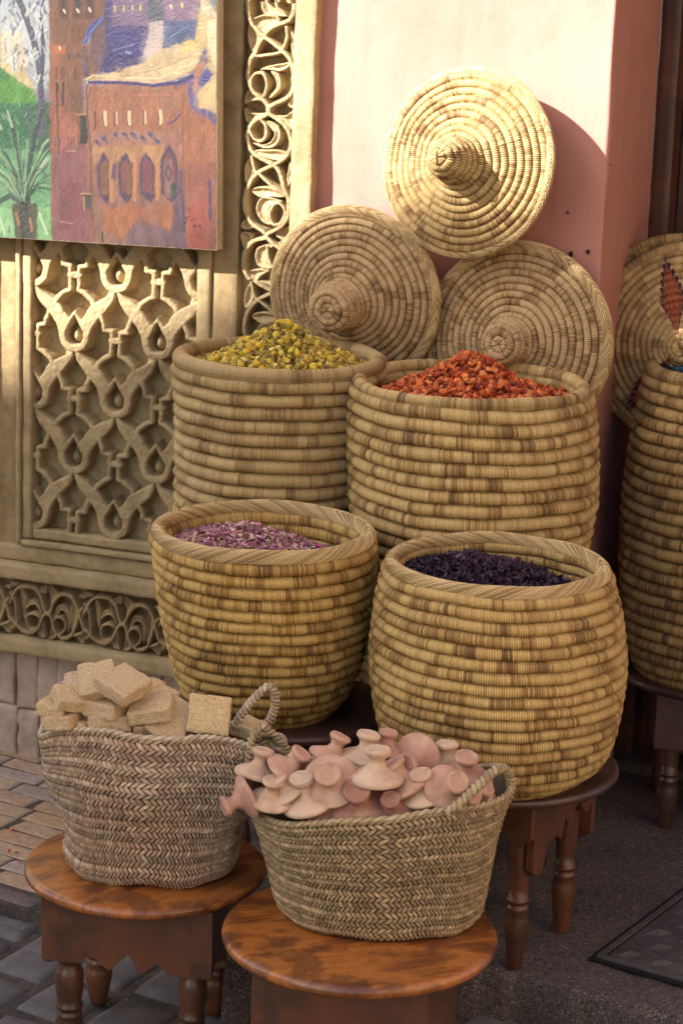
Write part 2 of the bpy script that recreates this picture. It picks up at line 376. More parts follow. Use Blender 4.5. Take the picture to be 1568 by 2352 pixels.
pl.build('plate', META, dr, smooth=False)

# ---------------------------------------------------------------- carved wall (local x = along, local -y = outward)
def wroot(name, label, cat):
    o = empty(name, C0, -TH, label, cat); o.scale = (KW,)*3; return o
cw = wroot('carved_wall', 'gilded stone wall carved with arabesque panel, vertical scroll frieze and low plinth behind the baskets', 'carved wall')
def wbox(mb, s0, s1, z0, z1, o0, o1): mb.box(s0, s1, -o1, -o0, z0, z1)
def wavybox(mb, s0, s1, z0, z1, o0, o1, amp=.0015, step=.02, seed=0):
    """box face with slightly uneven worn arrises"""
    nz = max(2, int((z1-z0)/step)+1); ns = max(2, int((s1-s0)/step)+1)
    nz = min(nz, 120); ns = min(ns, 120)
    b = min(.0025, (s1-s0)*.2, (z1-z0)*.2)
    sx = np.concatenate([[s0, s0, s0+b], np.linspace(s0, s1, ns+2)[1:-1], [s1-b, s1, s1]]); zx = np.concatenate([[z0, z0, z0+b], np.linspace(z0, z1, nz+2)[1:-1], [z1-b, z1, z1]])
    So, Z = np.meshgrid(sx, zx, indexing='ij'); O = np.full_like(So, o1)
    O[1, :] = O[-2, :] = o1-b; O[:, 1] = O[:, -2] = np.minimum(O[:, 1], o1-b)
    O[0, :] = O[-1, :] = o0; O[:, 0] = O[:, -1] = o0
    nn = vnoise(So*30, Z*30, seed=seed)*amp+vnoise(So*90, Z*90, seed=seed+1)*amp*.5
    O = np.where(O > o0+1e-6, O+nn, O)
    S2 = So+np.where((So <= s0+b) | (So >= s1-b), vnoise(Z*40, seed=seed+2)*amp, 0); Z2 = Z+np.where((Z <= z0+b) | (Z >= z1-b), vnoise(So*40, seed=seed+3)*amp, 0)
    mb.grid(np.dstack([S2, -O, Z2]))
core = MB(); wbox(core, -3.2, -.84, -.1, 3.0, -.30, -.036); wbox(core, -.84, -.684, -.1, 3.0, -.30, -.026); core.build('wall_core', GOLDD, cw, smooth=False)
pil = MB(); wavybox(pil, -.731, -.6822, -.1, 3.0, -.05, .034, .0012, .02, 1); pil.build('pilaster', GOLD, cw)
lf = MB()
wavybox(lf, -.918, -.858, .56, 2.6, -.04, .012, .001, .03, 2)     # flat band between panel and frieze
lf.build('flat_band', GOLDD, cw)
fm = MB()
wavybox(fm, -.953, -.921, .505, 2.6, -.04, .020, .001, .03, 3)    # right stile
wavybox(fm, -1.384, -1.362, .505, 2.6, -.04, .026, .001, .03, 4)   # left stile
wavybox(fm, -1.3615, -.9535, .505, .528, -.04, .021, .001, .03, 5)  # bottom rail
wavybox(fm, -1.400, -1.388, .488, 2.6, -.04, .031, .001, .03, 6)
wavybox(fm, -1.3875, -.9195, .487, .5005, -.04, .030, .001, .03, 7)
fm.build('panel_frame', GOLD, cw)
l2 = MB()
wavybox(l2, -1.475, -1.4045, .45, 2.6, -.04, .006, .001, .03, 8)
wavybox(l2, -1.75, -1.479, .45, 2.6, -.04, .034, .001, .03, 9)
l2.build('side_band', GOLDD, cw)
lg = MB()
wavybox(lg, -3.0, -.86, .446, .484, -.04, .020, .001, .03, 10)
wavybox(lg, -3.0, -.84, .408, .4435, -.04, .050, .0015, .03, 11)   # ledge over the lower frieze
lg.build('ledge', GOLD, cw)
lb = MB(); wavybox(lb, -3.0, -.80, .226, .262, -.04, .050, .0022, .02, 12); lb.build('lower_ledge', GOLD, cw)
# plinth of worn upright stone slabs
pn = MB(); s = -3.0; k = 0
while s < -.2:
    wd = random.uniform(.05, .085); e = s+wd
    zc = .06+.02*math.sin(s*3)+random.uniform(-.004, .004)
    wavybox(pn, s, e-.003, zc+.004, .224, -.04, .012+random.uniform(-.004, .004), .002, .015, 20+k)
    wavybox(pn, s+.01, e+.007, -.12, zc, -.04, .020+random.uniform(-.005, .005), .0035, .015, 60+k)
    s = e; k += 1
pn.build('plinth', STONE, cw)

# height fields from traced bands
def dist_bands(Px, Py, bands):
    """min over polylines of (distance - half width)"""
    D = np.full(Px.shape, 1e3)
    for pts in bands:
        for (x0, y0, w0), (x1, y1, w1) in zip(pts[:-1], pts[1:]):
            dx, dy = x1-x0, y1-y0; L2 = dx*dx+dy*dy+1e-9
            t = np.clip(((Px-x0)*dx+(Py-y0)*dy)/L2, 0, 1)
            D = np.minimum(D, np.hypot(Px-x0-t*dx, Py-y0-t*dy)-(w0+(w1-w0)*t)/2)
    return D
def smooth_pl(pts, k=4):
    """catmull-rom"""
    p = [np.array(q, float) for q in pts]; p = [2*p[0]-p[1]]+p+[2*p[-1]-p[-2]]; out = []
    for i in range(1, len(p)-2):
        for j in range(k):
            t = j/k; out.append(.5*((2*p[i])+(-p[i-1]+p[i+1])*t+(2*p[i-1]-5*p[i]+4*p[i+1]-p[i+2])*t*t+(-p[i-1]+3*p[i]-3*p[i+1]+p[i+2])*t**3))
    out.append(p[-2]); return [tuple(q) for q in out]
def poly_sd(Px, Py, poly):
    """signed distance, negative inside"""
    n = len(poly); D = np.full(Px.shape, 1e9); ins = np.zeros(Px.shape, bool)
    for i in range(n):
        x0, y0 = poly[i][:2]; x1, y1 = poly[(i+1) % n][:2]; dx, dy = x1-x0, y1-y0
        t = np.clip(((Px-x0)*dx+(Py-y0)*dy)/(dx*dx+dy*dy+1e-9), 0, 1); D = np.minimum(D, np.hypot(Px-x0-t*dx, Py-y0-t*dy))
        c = ((y0 > Py) != (y1 > Py)) & (Px < (x1-x0)*(Py-y0)/((y1-y0) if y1 != y0 else 1e-9)+x0); ins ^= c
    return np.where(ins, -D, D)
def sstep(a, b, x): t = np.clip((x-a)/(b-a), 0, 1); return t*t*(3-2*t)
# one repeat of the arabesque; x right, y down, origin in the middle of a drop; repeat 425 x 620, staggered
PET = [(0, 70, 42), (22, 68, 42), (48, 48, 42), (62, 14, 42), (68, -35, 50), (82, -85, 72), (106, -122, 80), (145, -156, 70), (182, -190, 46), (213, -240, 8)]
ARC = [(106, -138, 34), (88, -178, 33), (52, -208, 32), (22, -222, 30), (22, -262, 29), (22, -338, 29), (60, -344, 30), (64, -374, 30), (76, -400, 30), (88, -450, 34)]
BRG = [(0, -294, 40), (22, -294, 40)]
CRW = [(0, -128), (14, -108), (32, -84), (52, -108), (76, -92), (72, -14), (46, -10), (33, -32), (15, -60), (0, -88)]
def tile_h(x, y):
    """relief 0..1"""
    h = np.zeros(x.shape)
    px = (x+212.5) % 425-212.5; 
    D = np.full(x.shape, 1e3); B = np.zeros(x.shape)
    for cx, cy in [(0, 0), (0, 620), (0, -620), (212.5, 310), (-212.5, 310), (212.5, -310), (-212.5, -310), (0, 1240), (212.5, 930), (-212.5, 930), (425, 0), (-425, 0), (425, 620), (-425, 620)]:
        py = y % 620
        X = np.abs(px-cx); Y = py-cy
        D = np.minimum(D, dist_bands(X, Y, [PETs, ARC, BRG])); D = np.minimum(D, poly_sd(X, Y, CRW+[(-20, -88), (-20, -128)]))
        rr = np.hypot(X/(27*np.clip(1+np.minimum(Y, 0)/70, .25, 1)), (Y-4)/44); B = np.maximum(B, np.clip(1-rr**2, 0, 1)**.5*.72)
    top = sstep(3, -3.5, D); top = top*(.93+.07*sstep(-2, -12, D))
    return np.maximum(top, B)
PETs = smooth_pl(PET, 3)
def hfield(name, s0, s1, z0, z1, cell, func, mat, parent, o0, dep, rough=.0008, seed=0):
    ns = int((s1-s0)/cell)+1; nz = int((z1-z0)/cell)+1
    So, Z = np.meshgrid(np.linspace(s0, s1, ns), np.linspace(z0, z1, nz), indexing='ij')
    wx = vnoise(So*25, Z*25, seed=seed)*.0015+vnoise(So*80, Z*80, seed=seed+5)*.0006; wz = vnoise(So*25, Z*25, seed=seed+1)*.0015+vnoise(So*80, Z*80, seed=seed+6)*.0006
    h = func(So+wx, Z+wz)
    bgr = (vnoise(So*28, Z*28, seed=seed+2)*.6+vnoise(So*70, Z*70, seed=seed+3)*.4)*.0045*(1-np.clip(h*2, 0, 1))
    O = o0+dep*h+bgr+(vnoise(So*160, Z*160, seed=seed+4))*rough
    m = MB(); m.grid(np.dstack([So, -O, Z])); return m.build(name, mat, parent)
def panel_h(s, z): return tile_h((s+1.1525)/.208*425, -(z-.852)/.2855*620)
hfield('arabesque_panel', -1.362, -.953, .526, 1.30, .00105, panel_h, GOLD, cw, -.024, .042, seed=3)
# scroll frieze traced as stems and leaves (units: x across, y along)
SA = [(345,0),(335,150),(370,300),(440,390),(520,450),(640,530),(740,610),(830,700),(870,830),(875,980),(860,1080),(790,1170),(680,1230),(600,1270),(580,1300),(600,1360),(680,1410),(770,1480),(835,1590),(845,1710),(810,1830),(710,1925),(600,1990),(480,2050),(390,2130),(330,2230),(290,2350),(285,2490),(330,2640),(420,2720),(520,2780),(552,2830),(600,2890),(700,2960),(790,3040),(830,3160),(820,3300),(740,3420),(600,3500)]
SB = [(880,0),(880,130),(830,260),(700,310),(600,360),(520,450),(460,540),(420,640),(350,760),(325,900),(340,1000),(400,1120),(500,1180),(560,1240),(590,1300),(560,1370),(480,1410),(380,1480),(320,1600),(320,1700),(370,1820),(500,1900),(620,1950),(690,2010),(735,2100),(760,2220),(810,2340),(825,2460),(800,2590),(730,2700),(640,2760),(560,2800),(540,2850),(440,2880),(340,2950),(285,3060),(270,3200),(320,3340),(420,3450),(560,3560)]
SC = [(790,340),(795,450),(740,590),(680,640),(560,668),(430,682)]
SD = [(375,1090),(370,960),(420,890),(500,880),(550,950),(560,1060),(535,1150)]
SE = [(345,1560),(400,1660),(470,1690),(540,1640),(555,1560),(540,1480),(500,1440)]
SF = [(370,1880),(400,2000),(430,2070)]
SG = [(620,2470),(590,2550),(610,2640),(650,2690),(720,2660),(775,2560),(765,2470),(700,2410),(620,2450)]
SH = [(480,2090),(600,2190),(700,2250),(790,2310)]
SI = [(560,2960),(570,3080),(620,3180),(690,3200)]
LEAVES = [[(450,840),(560,790),(700,760),(820,740),(820,800),(710,860),(600,850),(500,850)], [(580,850),(690,880),(722,980),(700,1080),(600,1185),(565,1160),(650,1060),(645,950)],
 [(480,0),(660,0),(690,100),(810,220),(650,225),(500,200)], [(360,270),(500,205),(700,225),(690,310),(600,350),(520,420),(430,370)], [(340,310),(480,470),(380,650),(310,520),(310,400)],
 [(340,1080),(275,1160),(280,1270),(340,1240),(460,1215),(560,1250),(480,1160)], [(285,1300),(330,1350),(470,1360),(560,1340),(480,1400),(320,1490),(270,1390)],
 [(850,1090),(800,1250),(860,1290),(925,1270)], [(640,1370),(770,1370),(860,1310),(935,1350),(870,1480),(840,1540),(760,1440)], [(820,360),(900,480),(890,720),(840,640)],
 [(500,1440),(600,1440),(690,1500),(715,1600),(690,1700),(600,1770),(440,1760),(350,1700),(470,1720),(590,1680),(630,1570)], [(380,1810),(480,1780),(680,1780),(810,1830),(700,1920),(480,1870)],
 [(370,1880),(290,1960),(265,2100),(290,2220),(400,2060)], [(830,1900),(870,2040),(840,2160),(770,2240),(790,2080)],
 [(350,2290),(440,2230),(580,2220),(700,2260),(780,2340),(620,2350),(470,2370)], [(470,2370),(600,2350),(750,2400),(600,2450),(580,2600),(640,2660),(560,2700),(450,2620),(410,2500)],
 [(280,2640),(220,2750),(300,2780),(400,2720)], [(220,2830),(300,2800),(380,2850),(280,3020)], [(640,2790),(850,2670),(870,2800),(820,2900),(700,2860)], [(680,2900),(800,2850),(790,3000)],
 [(400,3100),(430,2980),(560,2920),(640,2950),(570,3000),(570,3120),(640,3200),(540,3230),(440,3200)], [(310,3300),(400,3240),(600,3230),(480,3330),(420,3400)], [(300,3380),(230,3480),(250,3620),(330,3690),(400,3480)]]
def closed_sm(p):
    q = smooth_pl([p[-2], p[-1]]+p+[p[0], p[1]], 3); return q[6:6+3*len(p)]
LEAVES = [closed_sm(q) for q in LEAVES]
def pw(pts, w): return smooth_pl([(x, y, w) for x, y in pts], 2)
STEMS = [pw(SA, 58), pw(SB, 58)]+[pw(q, 46) for q in (SC, SD, SE, SF, SG, SH, SI)]
def frieze_h(x, y):
    D = dist_bands(x, y, STEMS); h = sstep(7, -9, D)
    for lf_ in LEAVES:
        d = poly_sd(x, y, lf_); h = np.maximum(h, sstep(9, -9, d)*(.86-.16*sstep(-14, -62, d)))
    return h
def vfr(s, z):
    y = 1290-(z-1.529)/.0001795; x = 590+(s+.788-(y-1290)*5e-6)/.000193
    return frieze_h(x, np.where(y > 3380, y-1528, np.where(y < 60, y+1528, y)))
hfield('scroll_frieze', -.858, -.731, .95, 1.86, .0011, vfr, GOLD, cw, -.018, .044, seed=11)
def bfr(s, z):
    t = (s+1.32)/.000128; x = 590+(z-.330)/.000205
    y = 1290-764+((t+764) % 1528)
    return frieze_h(x, y)
hfield('lower_frieze', -1.75, -.86, .262, .408, .0014, bfr, GOLDD, cw, -.014, .044, seed=15)

PAINT_GAIN = .26
# ---------------------------------------------------------------- the oil painting, brushed stroke by stroke on a canvas
def make_canvas():
    CS = 4.0; X0, X1, Y0, Y1 = -360, 1562, -420, 1676       # picture units; x right, y down
    nx = int((X1-X0)/CS)+1; ny = int((Y1-Y0)/CS)+1
    GX, GY = np.meshgrid(np.linspace(X0, X1, nx), np.linspace(Y0, Y1, ny), indexing='ij')
    img = np.zeros((nx, ny, 3)); img[:] = sr((150, 140, 170)); hgt = np.zeros((nx, ny))
    WXn = vnoise(GX/60, GY/60, seed=1)*9+vnoise(GX/22, GY/22, seed=2)*4; WYn = vnoise(GX/60, GY/60, seed=3)*9+vnoise(GX/22, GY/22, seed=4)*4
    def poly(pts, c, jit=0, soft=0):
        pts = [(x, y-.06*x) for x, y in pts]; xs = [p[0] for p in pts]; ys = [p[1] for p in pts]
        i0, i1 = max(0, int((min(xs)-X0-20)/CS)), min(nx, int((max(xs)-X0+20)/CS)+2); j0, j1 = max(0, int((min(ys)-Y0-20)/CS)), min(ny, int((max(ys)-Y0+20)/CS)+2)
        if i1 <= i0 or j1 <= j0: return
        sx = (slice(i0, i1), slice(j0, j1)); d = poly_sd(GX[sx]+WXn[sx]*.7, GY[sx]+WYn[sx]*.7, pts)
        a = np.clip(.5-d/6, 0, 1)[..., None]; cc = sr(c)*np.ones(3)
        v = 1+.22*vnoise(GX[sx]/30, GY[sx]/80, seed=int(abs(pts[0][0]))+3)[..., None]
        img[sx] = img[sx]*(1-a)+cc*v*a
    def line(pts, w, c, a0=1.0):
        q = [(x, y-.06*x, w) for x, y in pts]; xs = [p[0] for p in q]; ys = [p[1] for p in q]
        i0, i1 = max(0, int((min(xs)-X0-w-8)/CS)), min(nx, int((max(xs)-X0+w+8)/CS)+2); j0, j1 = max(0, int((min(ys)-Y0-w-8)/CS)), min(ny, int((max(ys)-Y0+w+8)/CS)+2)
        if i1 <= i0 or j1 <= j0: return
        sx = (slice(i0, i1), slice(j0, j1)); d = dist_bands(GX[sx]+WXn[sx]*.4, GY[sx]+WYn[sx]*.4, [q])
        a = (np.clip(.5-d/5, 0, 1)*a0)[..., None]; img[sx] = img[sx]*(1-a)+sr(c)*a; hgt[sx] += a[..., 0]*.35
    P = poly
    # left: sky, foliage
    P([(-400,-500),(410,-500),(410,700),(-400,700)], (196,206,222)); P([(-400,-500),(50,-500),(40,330),(-400,350)], (150,140,160))
    P([(-400,330),(130,330),(220,560),(300,700),(-400,720)], (226,206,150)); P([(60,300),(230,330),(250,560),(60,520)], (238,226,206))
    P([(-400,560),(60,560),(180,640),(300,720),(320,860),(-400,860)], (96,168,62)); P([(-400,540),(40,545),(110,610),(60,650),(-400,640)], (60,140,80))
    P([(-400,780),(410,790),(410,1130),(-400,1100)], (52,128,82)); P([(-400,1080),(410,1100),(410,1800),(-400,1800)], (110,178,124)); P([(-400,1200),(140,1300),(120,1500),(-400,1500)], (126,190,140))
    P([(-400,1500),(200,1480),(160,1800),(-400,1800)], (150,212,150)); P([(300,1480),(400,1480),(400,1800),(280,1800)], (140,206,140)); P([(200,820),(410,800),(410,1130),(260,1110)], (70,110,92))
    # right: far sky and back buildings
    P([(800,-500),(1600,-500),(1600,700),(800,700)], (116,110,158)); P([(1060,-200),(1240,-200),(1210,300),(1090,330)], (98,110,128)); P([(1440,-100),(1600,-100),(1600,330),(1500,250)], (96,138,146))
    P([(840,-500),(1040,-500),(1030,75),(860,70)], (196,138,108)); P([(860,80),(1060,90),(1095,160),(1105,325),(870,330),(850,180)], (140,112,156)); P([(850,70),(1050,82),(1080,105),(860,112)], (228,204,196))
    P([(820,320),(1105,322),(1090,420),(1040,560),(900,610),(740,600),(800,450)], (70,62,142)); P([(740,600),(830,470),(1000,480),(1040,560),(880,612)], (62,52,130))
    P([(1205,110),(1350,70),(1450,80),(1440,300),(1210,305)], (158,124,166)); P([(1200,100),(1330,92),(1330,125),(1200,150)], (214,206,226)); P([(1330,45),(1490,50),(1510,200),(1562,270),(1562,330),(1460,270),(1455,110),(1340,72)], (246,222,184))
    P([(1210,300),(1440,290),(1420,420),(1280,450),(1205,470)], (84,102,158)); P([(1440,230),(1562,300),(1562,900),(1500,880),(1440,760),(1490,560),(1420,430)], (232,196,132)); P([(1500,300),(1562,300),(1562,620),(1500,470)], (252,232,190))
    P([(1110,300),(1205,295),(1195,480),(1090,540),(1060,520),(1095,400)], (220,200,200))
    # sunlit flat roof
    P([(655,680),(700,625),(900,610),(1040,560),(1200,470),(1420,430),(1480,500),(1380,640),(1180,700),(900,680)], (232,200,156)); P([(1100,600),(1300,560),(1460,490),(1420,600),(1200,690)], (240,216,160)); P([(1330,440),(1420,425),(1425,480),(1340,520)], (238,214,120))
    P([(1180,690),(1390,670),(1490,460),(1500,560),(1420,700),(1400,840),(1562,890),(1562,960),(1400,880),(1370,720)], (84,80,168)); P([(1500,590),(1545,640),(1450,760),(1440,690)], (74,86,176)); P([(1420,590),(1490,540),(1440,720),(1400,780)], (206,138,98))
    P([(1440,760),(1562,620),(1562,880),(1440,850)], (238,204,138))
    # tall tower
    P([(405,10),(800,10),(800,250),(640,420),(640,700),(690,1700),(405,1700)], (142,92,66)); P([(405,10),(800,10),(790,60),(410,60)], (188,140,86)); P([(405,-60),(800,-60),(800,12),(405,12)], (86,84,150))
    P([(405,1050),(680,1050),(690,1760),(405,1760)], (150,92,98)); P([(405,700),(520,700),(520,1080),(405,1100)], (168,98,74)); P([(460,1320),(620,1320),(640,1600),(460,1640)], (140,78,92)); P([(405,420),(480,420),(480,760),(405,760)], (172,102,62))
    P([(640,430),(780,420),(760,600),(720,640),(640,640)], (132,86,72)); P([(700,260),(810,250),(800,470),(740,600),(700,500)], (118,84,96)); P([(470,860),(600,860),(600,1080),(480,1080)], (178,104,86))
    P([(560,270),(690,260),(640,420),(560,420)], (134,84,58)); P([(800,20),(860,60),(850,300),(830,480),(800,470)], (74,64,138))
    # front palace
    P([(655,690),(900,690),(1180,710),(1380,700),(1340,1000),(1340,1780),(690,1780),(665,1300)], (178,112,82)); P([(680,980),(1340,1000),(1340,1210),(700,1200)], (178,120,104)); P([(1330,720),(1400,860),(1562,960),(1562,1800),(1350,1790)], (184,112,76))
    P([(1150,720),(1320,740),(1330,860),(1150,850)], (182,120,92)); P([(700,1280),(1340,1250),(1350,1560),(700,1560)], (160,108,100)); P([(700,1480),(1340,1480),(1340,1800),(700,1800)], (160,112,96)); P([(760,1480),(1000,1500),(930,1700),(780,1620)], (184,112,66))
    P([(960,1470),(1120,1520),(1080,1640),(940,1620)], (180,104,70)); P([(1130,1480),(1280,1470),(1260,1640),(1150,1600)], (182,110,72)); P([(1280,1240),(1350,1240),(1360,1780),(1250,1780)], (120,88,112)); P([(1360,1200),(1560,1200),(1560,1800),(1370,1800)], (168,98,84))
    P([(1400,900),(1562,1040),(1562,1180),(1380,1200)], (186,118,80)); P([(1000,1560),(1300,1660),(1300,1800),(900,1800)], (132,98,110)); P([(1370,1480),(1500,1440),(1500,1800),(1370,1800)], (180,84,72))
    # loaded brush over everything
    base_img = img.copy()
    r2 = np.random.default_rng(9); K_ = 15000
    for k in range(K_):
        i = r2.integers(0, nx); j = r2.integers(0, ny); x = X0+i*CS; y = Y0+j*CS
        leafy = x < 400; an = r2.normal(1.45, .35) if not leafy else r2.uniform(.4, 2.7)
        if y < 640 and x > 800: an = r2.uniform(-.8, 1.6)
        L = r2.uniform(14, 44) if leafy else r2.uniform(18, 60); w_ = r2.uniform(4, 10)
        R_ = int((L+w_)/CS)+2; a0, a1, b0, b1 = max(0, i-R_), min(nx, i+R_), max(0, j-R_), min(ny, j+R_)
        sx = (slice(a0, a1), slice(b0, b1)); dx = GX[sx]-x; dy = GY[sx]-y; u = dx*math.cos(an)+dy*math.sin(an); v = -dx*math.sin(an)+dy*math.cos(an)
        v = v+.006*u*u*r2.uniform(-1, 1)
        m_ = np.clip(1.15-np.maximum(np.abs(u)/L, np.abs(v)/w_), 0, .5)*2*np.clip(.75+.5*vnoise(v/2.2+k, u/40, seed=7), 0, 1); m_ = m_[..., None]*r2.uniform(.4, .95)
        c = img[i, j]*(1+r2.normal(0, .13))*(1+r2.normal(0, .045, 3)); img[sx] = img[sx]*(1-m_)+np.clip(c, 0, 1)*m_; hgt[sx] = hgt[sx]*(1-m_[..., 0]*.6)+m_[..., 0]*(.5+.5*np.cos(v/w_*3))*.8
    img[:] = img*.5+base_img*.5
    # drawing with a fine brush
    for x, y in ((515,190),(608,190),(690,190)):
        P([(x-34,y-90),(x,y-125),(x+34,y-90),(x+34,y+70),(x-34,y+70)], (112,66,52)); P([(x-14,y-50),(x,y-70),(x+14,y-50),(x+14,y+40),(x-14,y+40)], (64,58,58)); line([(x-2,y+8),(x+8,y+24)], 16, (236,222,190))
    P([(640,410),(700,290),(790,250),(770,290),(720,330),(665,420)], (58,86,178)); line([(650,410),(780,262)], 12, (70,104,200)); P([(440,420),(530,420),(520,475),(440,470)], (202,112,54)); line([(480,430),(484,446)], 14, (232,216,206))
    for x in (548, 612): P([(x-16,508),(x,475),(x+14,508)], (70,66,92))
    for x, y0 in ((455,570),(498,570),(590,570)): line([(x,y0),(x-4,y0+70)], 10, (96,62,62))
    for x in (458, 500):
        for y in (700, 780): line([(x,y-30),(x,y+30)], 20, (82,60,66))
    line([(455,820),(462,1120)], 8, (88,58,66)); line([(690,640),(660,720),(690,1100),(690,1560)], 9, (92,74,72))
    for y in (500, 560, 600): line([(655,y-10),(665,y+10)], 16, (74,86,160))
    P([(622,885),(668,885),(672,1070),(618,1070)], (64,60,58)); line([(600,880),(670,878)], 8, (190,140,100)); P([(636,1405),(692,1405),(692,1500),(650,1500)], (86,84,80)); line([(620,1395),(690,1400)], 12, (198,146,110)); line([(640,1420),(644,1500)], 9, (212,160,104))
    for x in (440, 470, 535, 555, 575): line([(x,1020),(x,1075)], 7, (92,66,86))
    for x in (870,930,990,1045): line([(x,195),(x+2,220)], 12, (224,206,120))
    for x in (1258,1330): line([(x,200),(x+2,214)], 18, (246,226,150))
    line([(690,668),(900,675),(1130,700),(1300,690),(1400,650)], 22, (70,58,134)); line([(900,640),(1150,600),(1400,520)], 6, (198,158,118)); line([(940,650),(1180,660),(1440,560)], 7, (250,232,190)); line([(660,650),(720,625),(900,648),(1100,680)], 12, (238,204,160))
    line([(950,485),(975,490)], 20, (132,146,214)); line([(1250,400),(1380,330)], 5, (150,160,210)); line([(850,470),(1000,440)], 5, (150,150,200))
    for x, w_ in ((795,26),(876,10),(965,26),(1075,12),(1180,26)): line([(x,870),(x+2,942)], w_, (234,216,168)); line([(x-15,865),(x-13,950)], 8, (110,74,66))
    line([(725,860),(722,970)], 14, (108,70,74)); line([(1230,950),(1280,930),(1320,890)], 10, (90,70,128))
    for x in (740,790,870,935,990,1060,1110,1160): 
        y = 1030+24*((x//10) % 3-1); line([(x-8,y),(x+8,y+12)], 26, (96,84,122)); line([(x+10,y+24),(x+28,y+34)], 14, (120,112,148))
    P([(700,1090),(1210,1080),(1160,1215),(1110,1180),(1075,1130),(1000,1190),(960,1190),(915,1130),(870,1190),(790,1140),(740,1130),(715,1220)], (198,144,98))
    for x0, x1, tp in ((745,820,1150),(890,975,1150),(1040,1130,1150),(1185,1290,1110)):
        xm = (x0+x1)/2; P([(x0-8,tp+60),(xm,tp-25),(x1+8,tp+60),(x1+6,1420),(xm+20,1465),(x0,1400)], (92,68,98)); P([(x0+14,tp+60),(xm,tp+20),(x1-8,tp+60),(x1-8,1400),(x0+14,1390)], (140,76,88))
    P([(765,1190),(820,1180),(815,1400),(770,1400)], (142,96,68)); P([(940,1200),(975,1190),(975,1400),(945,1400)], (146,98,60)); P([(1200,1180),(1260,1180),(1262,1430),(1204,1430)], (150,108,106)); P([(1250,1330),(1290,1330),(1290,1420),(1250,1420)], (70,84,80)); line([(1230,1215),(1215,1270),(1240,1310),(1255,1260),(1232,1215)], 12, (104,72,104))
    for x in (838,1003,1160): line([(x,1200),(x-2,1440)], 30, (206,138,84))
    line([(858,1210),(850,1290)], 26, (112,84,120)); line([(700,700),(662,800),(680,1000),(700,1300),(705,1700)], 9, (140,92,70)); line([(1335,760),(1330,1000),(1350,1500)], 9, (158,92,76)); line([(1330,1380),(1345,1650)], 12, (94,70,100)); line([(1515,1320),(1522,1560)], 22, (104,74,112))
    line([(765,1650),(768,1710)], 14, (62,64,70)); line([(470,1580),(560,1590)], 8, (206,128,120)); line([(520,1115),(590,1115)], 6, (206,150,140)); line([(1000,760),(1250,768)], 6, (216,116,76))
    # trees
    line([(340,1000),(345,760),(335,560),(300,400),(250,250),(170,60),(120,-200)], 46, (98,98,120)); line([(345,800),(352,560),(362,420),(350,250),(380,60)], 30, (86,86,116)); line([(40,560),(40,300),(50,100),(20,-80)], 18, (96,94,108)); line([(48,150),(110,40),(150,-60)], 10, (102,100,116))
    for k in range(170):
        x = r2.uniform(90, 400); y = r2.uniform(-200, 640)
        if y > 560 and x < 250: continue
        a = r2.uniform(-.9, .9)+math.pi/2; L = r2.uniform(20, 60); c = [(222,232,238),(188,200,226),(98,104,160),(206,218,236),(120,128,150),(232,236,226)][r2.integers(0, 6)]
        line([(x,y),(x+L*math.cos(a),y+L*math.sin(a))], r2.uniform(7, 18), c, .8)
    for k in range(150):
        x = r2.uniform(-300, 400); y = r2.uniform(760, 1640); a = r2.uniform(.8, 2.3); L = r2.uniform(25, 90); c = [(64,138,84),(40,100,76),(150,196,150),(74,150,90),(112,176,120),(46,84,74)][r2.integers(0, 6)]
        line([(x,y),(x+L*math.cos(a),y+L*math.sin(a))], r2.uniform(6, 14), c, .7)
    for q, w_, c in (([(205,1480),(190,1300),(170,1100),(120,880)],20,(70,80,84)),([(215,1480),(250,1200),(300,980),(350,840)],22,(62,72,84)),([(190,1420),(150,1280),(60,1180),(-40,1120)],24,(64,76,84)),([(180,1440),(110,1400),(20,1440),(-10,1560)],26,(68,84,84)),([(230,1400),(290,1260),(380,1190)],16,(66,82,84)),
                     ([(160,1380),(90,1300),(20,1230)],14,(176,200,168)),([(260,1330),(310,1240),(380,1160)],14,(182,204,172)),([(150,1380),(80,1350),(-60,1380)],12,(170,196,170)),([(280,1240),(350,1080),(390,1040)],12,(168,196,160)),([(10,860),(50,960)],12,(190,206,184)),([(100,840),(130,940)],12,(186,206,180)),
                     ([(150,1480),(170,1700)],46,(92,84,76)),([(215,1440),(225,1700)],64,(74,66,72)),([(280,1480),(270,1700)],40,(96,84,74)),([(150,1520),(165,1600)],12,(206,130,80)),([(250,1560),(265,1640)],12,(212,136,84)),([(200,1400),(205,1440)],12,(200,128,74)),([(20,1530),(60,1650)],16,(206,232,196)),([(320,1520),(370,1660)],16,(206,236,196))): line(q, w_*1.35, c, .9)
    for k in range(46):                                          # fronds of the palm
        a = r2.uniform(.15, math.pi-.15); L = r2.uniform(180, 520); x1, y1 = 205+L*math.cos(a)*.8, 1430-L*math.sin(a); x1 = min(x1, 396)
        c = [(56,84,74),(44,98,70),(120,160,124),(70,116,88),(150,186,150)][r2.integers(0, 5)]
        line([(205+r2.uniform(-20,20),1450),((205+x1)/2+r2.uniform(-10,10),(1450+y1)/2-40),(x1,y1+r2.uniform(0,60))], r2.uniform(7,13), c, .75)
    # the small dark signature and date, lower right
    for q in ([(1352,1558),(1382,1552)],[(1368,1556),(1362,1592),(1350,1594)],[(1392,1574),(1412,1566),(1432,1570)],[(1412,1600),(1408,1616),(1424,1614)],[(1424,1602),(1422,1630)],[(1442,1600),(1438,1616),(1456,1614)],[(1455,1602),(1452,1632)]): line(q, 5, (54,34,48))
    s_, z_ = -.884+(GX-1562)*.000346, 1.222+(1676-GY)*.000333
    return GX, GY, img, hgt, s_, z_
